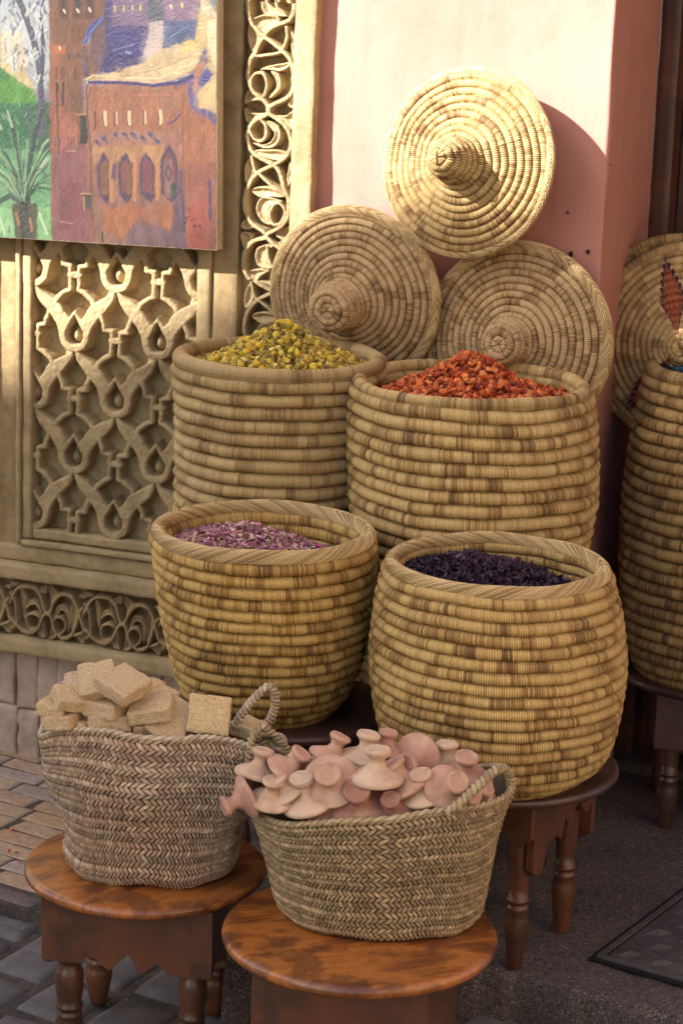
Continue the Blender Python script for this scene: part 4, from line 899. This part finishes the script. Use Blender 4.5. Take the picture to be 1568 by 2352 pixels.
def bud_mesh(name, size, crump, cols, mat, seed):
    s = 1+vnoise(I2[:, 0]*1.6+seed, I2[:, 1]*1.6, I2[:, 2]*1.6, seed)*.16+vnoise(I2[:, 0]*4+seed, I2[:, 1]*4, I2[:, 2]*4, seed+1)*crump
    V = I2*s[:, None]*np.array([1, .86, .8])*size
    c = cols[seed % len(cols)]; k = (.78+.35*vnoise(I2[:, 0]*3, I2[:, 1]*3, I2[:, 2]*3, seed+3))[:, None]
    m = MB(); m.add(V, F2, col=np.clip(c[None, :]*k, 0, 1)); o = m.build(name, mat); me = o.data; bpy.data.objects.remove(o); return me
def heap_fn(loc, dx, Rr, z0, peak, h, sharp=1.0, px=0, py=0):
    """height of the heap above ground, local x, y"""
    def f(x, y):
        d = np.hypot(x-px, y-py)/Rr; return z0+h*np.clip(1-d, 0, 1)**sharp+vnoise(x*25, y*25, seed=3)*.006
    return f
def fill_base(parent, Rr, f, mat, cen=(0, 0), name='heap_base'):
    r = np.linspace(0, Rr, 26); ph = np.linspace(0, 2*np.pi, 61); PH, RR = np.meshgrid(ph, r, indexing='ij'); X = cen[0]+RR*np.cos(PH); Y = cen[1]+RR*np.sin(PH)
    m = MB(); m.grid(np.dstack([X, Y, f(X, Y)-.006]), flip=True); return m
BUDM = mat_vcol('dried_bud', .6, 420, .3, .0012, .4)
def heap(name, label, loc, Rr, f, n_buds, budnames, budlabel, budcols, size, n_crumb, crumbcols, crsize, group, bud_R=None, crump=.05):
    # the uncountable crumbled stuff: one object
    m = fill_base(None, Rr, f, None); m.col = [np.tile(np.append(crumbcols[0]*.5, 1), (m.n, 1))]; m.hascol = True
    for i in range(n_crumb):
        r = Rr*math.sqrt(random.random()); a = random.uniform(0, 2*math.pi); x, y = r*math.cos(a), r*math.sin(a); z = float(f(np.array(x), np.array(y)))
        s = crsize*random.uniform(.45, 1.25); V = I1*(1+rng.uniform(-.38, .38, len(I1)))[:, None]*s*np.array([1, random.uniform(.5, .9), random.uniform(.35, .8)])
        V = V@rotm().T+np.array([x, y, z+random.uniform(-.003, .004)]); c = crumbcols[random.randrange(len(crumbcols))]*random.uniform(.6, 1.25)
        m.add(V, F1, col=c)
    g = np.linspace(-1, 1, 3); A, B = np.meshgrid(g, g, indexing='ij')
    for i in range(int(n_crumb*.35)):
        r = Rr*math.sqrt(random.random()); a = random.uniform(0, 2*math.pi); x, y = r*math.cos(a), r*math.sin(a); z = float(f(np.array(x), np.array(y)))
        s = crsize*random.uniform(.4, 1.1); V = np.dstack([A, B*random.uniform(.25, .7), A*A*random.uniform(-.9, .9)+B*random.uniform(-.5, .5)+rng.uniform(-.2, .2, (3, 3))])*s
        V = V@rotm().T+np.array([x, y, z+random.uniform(-.001, .008)]); c = crumbcols[random.randrange(len(crumbcols))]*random.uniform(.55, 1.5); m.grid(V, col=np.clip(c, 0, 1))
    o = m.build(name, BUDM, smooth=False); o.location = loc; tagp(o, label, 'dried flowers', None, 'stuff')
    meshes = [bud_mesh(budnames, size, crump*(1+k % 3), budcols, BUDM, k) for k in range(7)]
    pts = []; tries = 0
    while len(pts) < n_buds and tries < 40000:
        tries += 1; r = (bud_R or Rr)*math.sqrt(random.random()); a = random.uniform(0, 2*math.pi); x, y = r*math.cos(a), r*math.sin(a)
        if y > .05 and random.random() < .8: continue
        z = float(f(np.array(x), np.array(y)))+size*random.uniform(.15, .7)
        if all((x-p[0])**2+(y-p[1])**2+(z-p[2])**2 > (size*1.35)**2 for p in pts): pts.append((x, y, z))
    for i, (x, y, z) in enumerate(pts):
        b = bpy.data.objects.new(budnames, meshes[i % 7]); COL.objects.link(b); b.location = (loc[0]+x, loc[1]+y, loc[2]+z)
        b.rotation_euler = [random.uniform(0, 6.28) for _ in range(3)]; b.scale = (random.uniform(.7, 1.15),)*3
        tagp(b, budlabel, 'dried bud', group)
YB = [sr(c) for c in ((206,176,52), (190,162,48), (216,190,72), (176,150,50), (196,160,66), (168,146,60), (204,170,40))]
YC = [sr(c) for c in ((150,128,44), (128,110,42), (176,148,40), (108,88,40), (184,164,90), (138,116,56))]
YB = [np.clip(c*1.2, 0, .8) for c in YB]; YC = [np.clip(c*1.35, 0, .8) for c in YC]
heap('yellow_dried_flowers', 'crumbled mustard-yellow dried flowers heaped in the pale basket at the back left', (-.140, 4.635, .004), .192,
     lambda x, y: 1.008+.096*np.clip(1-np.hypot(x-.008, y)/.165, 0, 1)**.95+vnoise(x*28, y*28, seed=3)*.006+np.clip(y*.02, -.004, 0), 180, 'yellow_bud', 'small plump yellow dried bud lying in the heap in the back left basket', YB, .0088, 2600, YC, .0068, 'yellow dried buds', bud_R=.185)
OB = [sr(c) for c in ((220,124,56), (210,110,46), (226,140,72), (194,94,44), (212,128,70), (186,84,40), (216,116,46))]
OC = [sr(c) for c in ((184,76,28), (154,58,28), (200,92,36), (124,48,28), (206,124,68), (172,82,38))]
heap('orange_dried_flowers', 'crumbled orange-red dried flowers heaped in the large middle basket', (.252, 4.485, 0), .216,
     lambda x, y: .986+.084*np.exp(-(np.hypot(x+.004, y)/.112)**2)+vnoise(x*24, y*24, seed=5)*.009, 105, 'orange_bud', 'smooth round orange dried bud lying in the red-orange heap of the large middle basket', OB, .0086, 3000, OC, .0066, 'orange dried buds', bud_R=.175)

def petals(name, label, loc, Rr, f, n, cols, size, seed, wts=None, asp=(.35, .8), curl=.5, cen=(0, 0)):
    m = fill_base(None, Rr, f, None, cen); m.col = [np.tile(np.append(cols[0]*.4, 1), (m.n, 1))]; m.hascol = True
    g = np.linspace(-1, 1, 4); A, B = np.meshgrid(g, g, indexing='ij')
    for i in range(n):
        r = Rr*math.sqrt(random.random())*.99; a = random.uniform(0, 2*math.pi); x, y = cen[0]+r*math.cos(a), cen[1]+r*math.sin(a); z = float(f(np.array(x), np.array(y)))
        s = size*random.uniform(.5, 1.3); k = random.uniform(*asp)
        wd = (1-.55*A**2) if random.random() < .6 else (1-.3*A)
        Z = curl*(A**2*random.uniform(-.6, .8)+B**2*random.uniform(-.8, .8)*k+A*B*random.uniform(-.5, .5))
        V = np.dstack([A, B*wd*k, Z])*s*.5+rng.uniform(-.05, .05, (4, 4, 3))*s
        Rm_ = rotm()
        if random.random() < .55:                                # most lie rather flat
            an = random.uniform(0, 6.28); tl = random.uniform(-.6, .6); ca, sa = math.cos(an), math.sin(an)
            Rm_ = np.array([[ca, -sa, 0], [sa, ca, 0], [0, 0, 1]])@np.array([[1, 0, 0], [0, math.cos(tl), -math.sin(tl)], [0, math.sin(tl), math.cos(tl)]])
        V = V@Rm_.T+np.array([x, y, z+random.uniform(-.002, .006)])
        c = cols[rng.choice(len(cols), p=wts)]*random.uniform(.65, 1.25)
        m.grid(V, col=np.clip(c, 0, 1))
    o = m.build(name, PETAL); o.location = loc; return tagp(o, label, 'dried petals', None, 'stuff')
PC = [sr(c) for c in ((176,118,136), (196,142,152), (150,78,128), (206,176,164), (198,160,128), (140,122,98), (168,60,132), (122,92,98), (216,190,184))]
def pinkf(x, y): return .722+.052*np.clip(1-np.hypot((x+.045)/.21, (y)/.22), 0, 1)**.8-np.clip(x+.05, 0, 1)*.13+.012*np.clip(1-np.hypot(x+.02, y-.03)/.05, 0, 1)+vnoise(x*40, y*40, seed=8)*.004
petals('pink_rose_petals', 'pink, magenta and tan dried rose petals sloping down to the right in the braided left basket', (-.14, 4.185, 0), .186, pinkf, 7500, PC, .0115, 1, wts=np.array([.17, .16, .09, .13, .16, .10, .06, .04, .09]), cen=(-.006, 0))
PC = [np.clip(c*1.25, 0, .85) for c in PC]
UC = [sr(c) for c in ((58,40,58), (44,30,46), (72,50,70), (52,36,48), (84,52,66), (38,28,42), (92,76,88))]
def purf(x, y): return .720+.046*np.clip(1-np.hypot((x+.05)/.2, (y-.02)/.2), 0, 1)-np.clip(x+.05, 0, 1)*.10+vnoise(x*22, y*22, seed=9)*.007
petals('dark_hibiscus_flowers', 'dark purple, almost black dried hibiscus flowers in the round-bellied basket', (.298, 4.035, 0), .184, purf, 4200, UC, .019, 2, wts=np.array([.2, .2, .15, .15, .1, .15, .05]), asp=(.18, .5), curl=1.1, cen=(-.006, 0))
BC2 = [sr(c) for c in ((30,62,84), (24,50,72), (40,76,92), (22,40,58))]
petals('blue_dried_flowers', 'dark blue dried flowers in the tall basket at the right edge', (.858, 4.785, .010), .188, lambda x, y: 1.0+.035*np.clip(1-np.hypot(x, y)/.19, 0, 1)+vnoise(x*22, y*22, seed=9)*.006, 900, BC2, .02, 3, asp=(.3, .6), curl=1.0)
# a few orange petals dropped on the bricks
for i, (px, py) in enumerate(((22, 1953), (44, 1976), (25, 1906), (38, 1958))):
    p = onz(px, py, -.064); m = MB(); V = I1*(1+rng.uniform(-.3, .3, len(I1)))[:, None]*np.array([.0045, .003, .002]); m.add(V@rotm().T, F1, col=OC[i % 4]*1.3)
    o = m.build('fallen_petal', BUDM, smooth=False); o.location = p; tagp(o, 'tiny orange petal scrap fallen on the brick paving left of the table', 'petal', 'orange petals fallen on the bricks')

# ---------------------------------------------------------------- plaited palm-leaf baskets
def palm_basket(label, base, levels, rimf, nst, rows, cols, seed, loc, rz=0, dents=.006):
    """levels: (t, a, b, cx, z) ; rimf(phi) extra rim height"""
    root = empty('palm_basket', loc, rz, label, 'basket', 'plaited palm-leaf baskets')
    lv = np.array(levels, float)
    def surf(phi, t, off=0.0):
        t = np.clip(t, 0, 1.02); a, b, cx, z = [np.interp(t, lv[:, 0], lv[:, i]) for i in (1, 2, 3, 4)]
        # smooth the interpolation a little
        a = (a+np.interp(np.clip(t-.04, 0, 1), lv[:, 0], lv[:, 1])+np.interp(np.clip(t+.04, 0, 1), lv[:, 0], lv[:, 1]))/3
        dn = vnoise(np.cos(phi)*2.3+5, np.sin(phi)*2.3, t*4.5, seed)*dents+vnoise(np.cos(phi)*6, np.sin(phi)*6, t*10, seed+1)*dents*.35
        ce, se = np.cos(phi), np.sin(phi); pe = .86       # slightly squared oval
        X = cx+(a+dn+off)*np.sign(ce)*np.abs(ce)**pe; Y = (b+dn+off)*np.sign(se)*np.abs(se)**pe
        Z = z+rimf(phi)*np.clip(t, 0, 1)**2+vnoise(np.cos(phi)*3, np.sin(phi)*3, t*3, seed+2)*.004
        return np.stack([X, Y, Z], -1)
    # dark under-layer, outside and inside
    ph = np.linspace(0, 2*np.pi, 161); tt = np.linspace(0, 1, 50); PH, TT = np.meshgrid(ph, tt, indexing='ij')
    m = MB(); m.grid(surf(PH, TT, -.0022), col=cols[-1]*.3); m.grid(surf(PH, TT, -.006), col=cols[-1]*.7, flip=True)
    g = np.linspace(-1, 1, 4); A, B = np.meshgrid(g, g, indexing='ij')
    sgn = 1
    for j in range(rows):
        sgn = 1 if j % 2 == 0 else -1; ju = random.uniform(0, 1); bandc = .9+.16*math.sin(j*1.7+seed)+random.uniform(-.05, .05)
        i = np.arange(nst); 
        nn = len(i); jit = rng.uniform(-.12, .12, nn)
        for k in range(nn):
            ctr = (k+ju)/nst
            u = ctr+(A*.5*1.0*(.80-.36*B**2)*1.10+sgn*B*.52+jit[k]*.5)/nst
            t = (j+.5+B*.62)/rows
            if j+.5+.62 > rows+.2: t = np.minimum(t, 1)
            ofs = .0062*(1-A**2*.95)*(1-.9*B**2)-.0004+.0016*np.sin(np.pi*np.clip(((j % 2)+.5+B*.55)/2, 0, 1))+rng.uniform(-.0005, .0008)+.0010*A*sgn*rng.uniform(.2, 1)
            P = surf(u*2*np.pi, t, ofs)
            zz_ = vnoise(np.array(ctr*9.0), np.array(j*.25), seed=seed+7)
            ci = min(len(cols)-1, max(0, int((rng.uniform(0, 1)*.75+.25*(zz_+.5))*len(cols))))
            c = (cols[ci]*.6+cols[2]*.4)*bandc*rng.uniform(.84, 1.14)*(1+.12*zz_)
            m.grid(P, col=np.clip(c, 0, 1))
    m.build('plaited_body', PALM, root)
    # rolled cord edge
    n = 900; ph = np.linspace(0, 2*np.pi, n+1)
    path = surf(ph, np.full_like(ph, 1.0), .001); rope(root, 'cord_edge', path, .0054, cols, twist=95*2*math.pi/1, closed=True, lump=.36)
    return root, surf
def rope(parent, name, path, r, cols, twist, closed=False, lump=.25, nv=10, strands=2, mat=None):
    P = np.array(path); T_ = np.gradient(P, axis=0); T_ /= np.linalg.norm(T_, axis=1)[:, None]+1e-9
    up = np.array([0, 0, 1.0]); N1 = np.cross(T_, up); bad = np.linalg.norm(N1, axis=1) < .15
    for i in range(len(N1)):
        if bad[i]: N1[i] = N1[i-1] if i else np.array([1, 0, 0])
    N1 /= np.linalg.norm(N1, axis=1)[:, None]; N2 = np.cross(T_, N1)
    s = np.linspace(0, 1, len(P)); ps = np.linspace(0, 2*np.pi, nv+1); Sg, PS = np.meshgrid(s, ps, indexing='ij')
    ang = strands*PS/1.0+twist*Sg; k = np.abs(np.sin(ang/2*1.0)); rr = r*(1-lump+lump*1.4*k)
    V = P[:, None, :]+rr[..., None]*(np.cos(PS)[..., None]*N1[:, None, :]+np.sin(PS)[..., None]*N2[:, None, :])
    idx = (np.floor(ang/(2*np.pi))).astype(int); w = (np.sin(idx*12.9898)*43758.5453) % 1.0
    c0, c1 = cols[0], cols[-1]; c = (c0*(1-w[..., None]*.6)+c1*w[..., None]*.6)*(.45+.55*k[..., None]**.7)
    m = MB(); m.grid(V, col=c.reshape(-1, 3)); return m.build(name, mat or PALM, parent)
def bez(pts, n=160): 
    q = np.array(smooth_pl(pts, 16)); L = np.concatenate([[0], np.cumsum(np.linalg.norm(np.diff(q, axis=0), axis=1))]); s = np.linspace(0, L[-1], n); return np.stack([np.interp(s, L, q[:, i]) for i in range(3)], -1)
PL1 = [sr(c) for c in ((204,184,154), (190,166,138), (178,152,124), (170,138,114), (150,124,98), (120,96,76))]
PL2 = [sr(c) for c in ((190,168,130), (174,150,114), (160,137,102), (146,124,92), (130,108,80), (106,88,66))]
b1 = onz(352, 1985, .24)
def rim1(phi): s = np.sin(phi); return .046*np.clip(-s, 0, 1)**1.2-.004*np.clip(s, 0, 1)-.004*np.cos(phi)+.004*np.sin(phi*5)
pb1, sf1 = palm_basket('pinkish-brown plaited palm basket on the lower left table, full of sandy stone blocks', None,
  [(0,.130,.095,0,.001),(.03,.148,.112,0,.004),(.08,.156,.120,-.002,.020),(.17,.152,.126,.0,.046),(.28,.154,.130,.002,.082),(.36,.163,.136,.003,.104),(.46,.180,.142,.004,.130),(.60,.193,.146,.006,.168),(.75,.202,.138,.008,.196),(.9,.212,.124,.010,.220),(1,.217,.112,.012,.238)],
  rim1, 142, 27, PL1, 3, (b1.x, b1.y, .241), R(-3), .006)
b2 = onz(872, 2092, .24)
def rim2(phi): c = np.cos(phi); s = np.sin(phi); return .030*c+.006*c*c+.006*np.clip(-s, 0, 1)+.004*np.sin(phi*4+1)
pb2, sf2 = palm_basket('olive-brown plaited palm basket on the front table, full of clay knobs', None,
  [(0,.150,.110,0,.001),(.03,.168,.128,0,.004),(.10,.176,.136,.0,.022),(.25,.182,.138,-.002,.056),(.42,.187,.138,-.004,.096),(.55,.196,.138,-.006,.122),(.72,.206,.136,-.006,.156),(.88,.216,.134,-.005,.188),(1,.222,.130,-.004,.212)],
  rim2, 148, 25, PL2, 6, (b2.x, b2.y, .241), R(2), .005)
# handles
def handle(root, surf_, pts, r, cols, tw, name='handle'):
    inv = Matrix.LocRotScale(root.location, root.rotation_euler, None).inverted(); loc = [tuple(inv @ p) for p in pts]
    return rope(root, name, bez(loc, 220), r, cols, tw, lump=.3, nv=12)
y1 = b1.y
handle(pb1, sf1, [at(538,1672,y1-.02), at(556,1640,y1-.02), at(590,1598,y1-.02), at(616,1578,y1-.015), at(630,1590,y1-.01), at(632,1620,y1), at(622,1650,y1+.01), at(606,1676,y1+.02)], .0078, PL1, 150)
handle(pb1, sf1, [at(572,1776,y1-.10), at(572,1730,y1-.105), at(580,1695,y1-.10), at(598,1672,y1-.09), at(618,1678,y1-.085), at(642,1700,y1-.08), at(662,1728,y1-.07), at(668,1775,y1-.06)], .0072, PL2, 150)
handle(pb1, sf1, [at(118,1650,y1+.05), at(120,1610,y1+.05), at(134,1580,y1+.05), at(158,1574,y1+.05), at(176,1600,y1+.05)], .0072, PL1, 100)
y2 = b2.y
handle(pb2, sf2, [at(1024,1868,y2-.128), at(1052,1848,y2-.128), at(1096,1806,y2-.11), at(1134,1772,y2-.08), at(1158,1766,y2-.05), at(1172,1790,y2-.03), at(1168,1826,y2-.02), at(1150,1862,y2-.02)], .0080, PL2, 150)
# frayed knot at the hanging handle of the left basket
m = MB(); kc = at(612, 1700, y1-.085)
for i in range(260):
    a = random.uniform(0, 6.28); b = random.uniform(-1, 1); d = Vector((math.cos(a), math.sin(a)*.6, b)).normalized(); L = random.uniform(.008, .022)
    side = d.cross(Vector((0, 0, 1))).normalized()*.0011; p0 = d*.006; p1 = d*L+Vector((0, 0, -.003)); c = PL2[random.randrange(6)]*random.uniform(.5, 1.1)
    m.add([p0-side, p0+side, p1+side*.4, p1-side*.4], [(0, 1, 2, 3)], col=c)
o = m.build('frayed_knot', PALM, [c for c in pb1.children if c.name.startswith('handle')][1]); inv = Matrix.LocRotScale(pb1.location, pb1.rotation_euler, None).inverted(); o.location = inv @ kc

# ---------------------------------------------------------------- sandy stone blocks
def axes(nx, ny, nz): return fwd, rt, upv
def block(px, py, Y, size, face, spin, label, seed):
    """face: direction of the big face as (right, up, towards camera) ; spin: turn about it"""
    W_, H_, D_2 = size; n = (rt*face[0]+upv*face[1]-fwd*face[2]).normalized()
    m = MB(); k = 17
    def cubepts():
        out = []
        g = np.linspace(-1, 1, k)
        A, B = np.meshgrid(g, g, indexing='ij'); one = np.ones_like(A)
        for ax in range(3):
            for s in (-1, 1):
                q = [None]*3; q[ax] = one*s; q[(ax+1) % 3] = A; q[(ax+2) % 3] = B; out.append((np.dstack(q), s > 0))
        return out
    hw = np.array([W_/2, H_/2, D_2/2]); rr = .0045
    for P, f in cubepts():
        c = P*(hw-rr); 
        # rounded box: clamp then push out
        e = P*hw; d = e-np.clip(e, -(hw-rr), hw-rr); l = np.linalg.norm(d, axis=2, keepdims=True)+1e-9; e = np.clip(e, -(hw-rr), hw-rr)+d/l*rr
        nse = vnoise(e[..., 0]*60+seed, e[..., 1]*60, e[..., 2]*60, seed)[..., None]*.0022+vnoise(e[..., 0]*160+seed, e[..., 1]*160, e[..., 2]*160, seed)[..., None]*.0009
        ck = np.clip(vnoise(e[..., 0]*22+seed*3, e[..., 1]*22, e[..., 2]*22, seed+9)-.35, 0, 1)[..., None]*.007; e = e+e/np.linalg.norm(e, axis=2, keepdims=True)*(nse-ck); m.grid(e, flip=not f)
    o = m.build('stone_block', SAND); q = n.to_track_quat('Z', 'Y') @ Matrix.Rotation(spin, 3, 'Z').to_quaternion()
    o.rotation_mode = 'QUATERNION'; o.rotation_quaternion = q; o.location = at(px, py, Y); o['label'] = label; o['category'] = 'stone block'; o['group'] = 'sandy stone blocks in the left palm basket'
    return o
yb = b1.y
z1p = lambda a, b: (a*.4273, 1465.8+b*.4273)
BL = [ # zoom coords, Y offset, size, face(r,u,c), spin, label
 (345,436,-.085,(.078,.062,.030),(-.10,1,.15),.25,'lowest block at the far left on the basket rim'),
 (300,372,-.05,(.066,.060,.030),(.10,1,.25),-.2,'small block lying on the lowest far left one'),
 (388,325,-.055,(.074,.060,.030),(.42,1,.55),-.5,'slab tilted down to the right above the far left blocks'),
 (440,262,-.03,(.066,.070,.032),(-.35,.75,.85),.55,'grainy block in the back left between the tilted slab and the tall one'),
 (525,228,-.04,(.074,.078,.032),(-.12,.70,.9),.35,'tall block leaning at the top left of the heap, behind the uppermost one'),
 (668,248,-.07,(.088,.082,.032),(.16,.95,.62),.62,'uppermost big block tilted towards the viewer with a bright square face'),
 (572,372,-.095,(.080,.064,.034),(.05,1,.22),.12,'upper of two stacked flat slabs at the front middle'),
 (588,446,-.098,(.086,.064,.034),(.04,1,.12),.20,'lower of two stacked flat slabs at the front middle'),
 (812,376,-.085,(.088,.080,.032),(-.16,1,.46),.72,'block with broad sunlit-looking top right of the stacked slabs'),
 (762,482,-.105,(.046,.046,.028),(.05,1,.35),.3,'small block just above the cord edge in the front middle'),
 (930,452,-.080,(.084,.100,.028),(.10,.60,.90),-.62,'pinkish block standing on edge beside the rightmost upright one'),
 (1122,418,-.080,(.086,.080,.034),(.08,.30,1),-.10,'large upright block facing the viewer at the right end'),
 (822,268,.02,(.040,.040,.030),(.1,1,.3),.3,'small block peeping out behind the right shoulder of the uppermost one'),
 (868,318,-.01,(.056,.056,.030),(.2,1,.5),.5,'block behind the broad-topped one, only its corner showing'),
 (1340,484,-.01,(.062,.060,.030),(.1,1,.3),.1,'block at the far right under the loop handle'),
 (446,470,-.07,(.05,.05,.028),(0,1,.2),.1,'block almost sunk below the rim between the left blocks and the stacked slabs'),
]
for i, (a, b, dy, sz, fc, sp_, lb_) in enumerate(BL):
    px, py = z1p(a, b); block(px, py, yb+max(dy, -.058), tuple(q*.87 for q in sz), fc, sp_, 'sandy '+lb_, 100+i)

# ---------------------------------------------------------------- fired clay knobs (round disc with a waisted grip)
def knob_mesh(k):
    pr = [(0,.0001),(0,.030),(.0010,.0385),(.0045,.0405),(.0080,.0395),(.0115,.034),(.0150,.027),(.0190,.0195),(.0235,.0145),(.0285,.0122),(.0335,.0125),(.0380,.0155),(.0410,.0185),(.0440,.0195),(.0475,.0185),(.0490,.0155),(.0478,.0120),(.0482,.0070),(.0478,.0001)]
    pr = smooth_pl(pr, 4); pr = [(z, max(.0001, r+(.00035*math.sin(r*1900+k) if .012 < r < .037 else 0))) for z, r in pr]
    n = 40; ph = np.linspace(0, 2*np.pi, n+1); p = np.array(pr); sc = rng.uniform(.94, 1.06, 4)
    P = np.dstack([np.outer(np.cos(ph), p[:, 1]*sc[0]), np.outer(np.sin(ph), p[:, 1]*sc[1]), np.tile(p[:, 0]*sc[2], (n+1, 1))])
    a = np.arctan2(P[..., 1], P[..., 0]); w_ = vnoise(np.cos(a)*1.5+k, np.sin(a)*1.5, P[..., 2]*50, k)*.0014; r = np.hypot(P[..., 0], P[..., 1])
    P[..., 0] += np.cos(a)*w_*(r > .001); P[..., 1] += np.sin(a)*w_*(r > .001); P[..., 2] += vnoise(P[..., 0]*60+k, P[..., 1]*60, seed=k)*.0011
    m = MB(); m.grid(P); return m
z2p = lambda a, b: (502.6+a*.4807, 1633.3+b*.4807)
CK = [ # disc centre zoom coords, dY, axis(r,u,c), scale, colour, label
 (185,312,-.03,(.22,1,.15),1.0,3,'pale knob standing at the far left back with its grip up'),
 (318,296,-.045,(.62,.78,.25),1.05,0,'knob leaning right, second from the left in the back row'),
 (528,238,-.02,(.42,.90,.10),1.0,0,'knob in the middle back with its grip upright and disc half hidden'),
 (690,240,-.015,(.20,1,.18),1.05,2,'highest knob of the heap, grip up on a wide tilted disc'),
 (905,372,-.06,(-.52,.85,.15),1.15,0,'knob with long grip leaning left above a steeply tilted disc, right of the middle'),
 (952,230,.0,(-.42,-.10,.85),1.10,1,'large disc standing on edge at the top right with its grip facing the viewer'),
 (536,342,-.085,(-.12,.42,.90),1.12,0,'big round disc facing the viewer with its grip in the upper middle'),
 (750,338,-.085,(.05,1,.22),1.18,2,'knob standing level in the front middle, grip upright'),
 (250,436,-.085,(.10,.90,.42),.92,3,'knob on the left just behind the rim with a round flat grip'),
 (148,405,-.07,(-.92,-.38,.30),1.0,1,'knob hanging over the left end of the rim, grip pointing down left'),
 (428,452,-.115,(-.22,.95,.40),1.16,2,'palest knob lying on the front rim, its disc tipped towards the viewer'),
 (655,462,-.115,(0,.62,.80),1.22,4,'dark reddish knob at the front middle, grip pointing at the viewer'),
 (832,472,-.10,(-.15,.55,.85),.9,4,'small dark knob right of the reddish front one'),
 (985,410,-.07,(-.20,.95,.45),1.0,3,'knob sunk behind the tilted disc on the right'),
 (1082,378,-.075,(.42,.40,.80),1.05,0,'round disc facing right front with squat grip near the loop handle'),
 (1165,325,-.03,(.1,.85,.55),1.05,1,'flat knob lying at the back right near the loop handle'),
 (1075,278,.01,(.1,1,.2),.95,2,'disc edge at the back right, mostly hidden'),
 (1150,448,-.105,(.50,.50,.70),.9,1,'small knob under the loop handle on the front rim'),
 (1282,388,-.05,(-.9,.1,.2),.95,1,'disc standing on edge at the right end inside the handle'),
 (1230,425,-.06,(.3,.6,.6),.85,0,'knob half buried at the right end'),
 (425,290,-.015,(-.5,.7,.4),.85,2,'pale disc edge between the leaning knobs in the back'),
 (340,402,-.09,(-.55,.8,.3),.75,2,'pale chip-like disc edge left of the palest knob'),
 (150,385,-.02,(-.3,.8,.4),.8,4,'dark bit of disc in the shadow at the far left'),
 (520,505,-.10,(.1,.8,.5),.9,4,'dark disc low in the gap between the front knobs'),
 (800,200,.01,(.1,1,.2),.85,1,'disc edge at the top behind the highest knob'),
]
for i, (a, b, dy, axv, scl, ci, lb_) in enumerate(CK):
    px, py = z2p(a, b); n = (rt*axv[0]+upv*axv[1]-fwd*axv[2]).normalized()
    o = knob_mesh(i).build('clay_knob', CLAY[ci]); o.rotation_mode = 'QUATERNION'; o.rotation_quaternion = n.to_track_quat('Z', 'Y')
    o.location = at(px, py, y2+max(dy, -.082)); o.scale = (scl,)*3; tagp(o, 'terracotta '+lb_, 'clay knob', 'terracotta knobs in the front palm basket')

# bits of straw and dried leaf trodden into the ground round the tables
m = MB(); LC = [sr(c) for c in ((170,146,104), (130,104,70), (96,74,56), (186,96,48), (90,60,80))]
for i in range(230):
    x = random.uniform(-.75, .95); y = random.uniform(3.55, 4.75)
    on = y > np.interp(x, ex, ey)+.03 and x > -.15
    z = .004 if on else (-.062 if (np.array([x, y])-k0)@kn > .02 and (np.array([x, y])-k0)@ku < .6 else -.093)
    if math.hypot(x-.65, y-4.1) < .2: continue
    a = random.uniform(0, 6.28); L = random.uniform(.002, .010); w_ = random.uniform(.0006, .0016); d = np.array([math.cos(a), math.sin(a), random.uniform(0, .2)])*L; q = np.array([-math.sin(a), math.cos(a), 0])*w_
    p = np.array([x, y, z]); m.add([p-q, p+q, p+d+q*.5, p+d-q*.5], [(0, 1, 2, 3)], col=LC[random.randrange(5)]*random.uniform(.6, 1.1))
tagp(m.build('ground_litter', PALM, smooth=False), 'tiny scraps of straw and dried leaf strewn on the paving round the tables', 'litter', None, 'stuff')
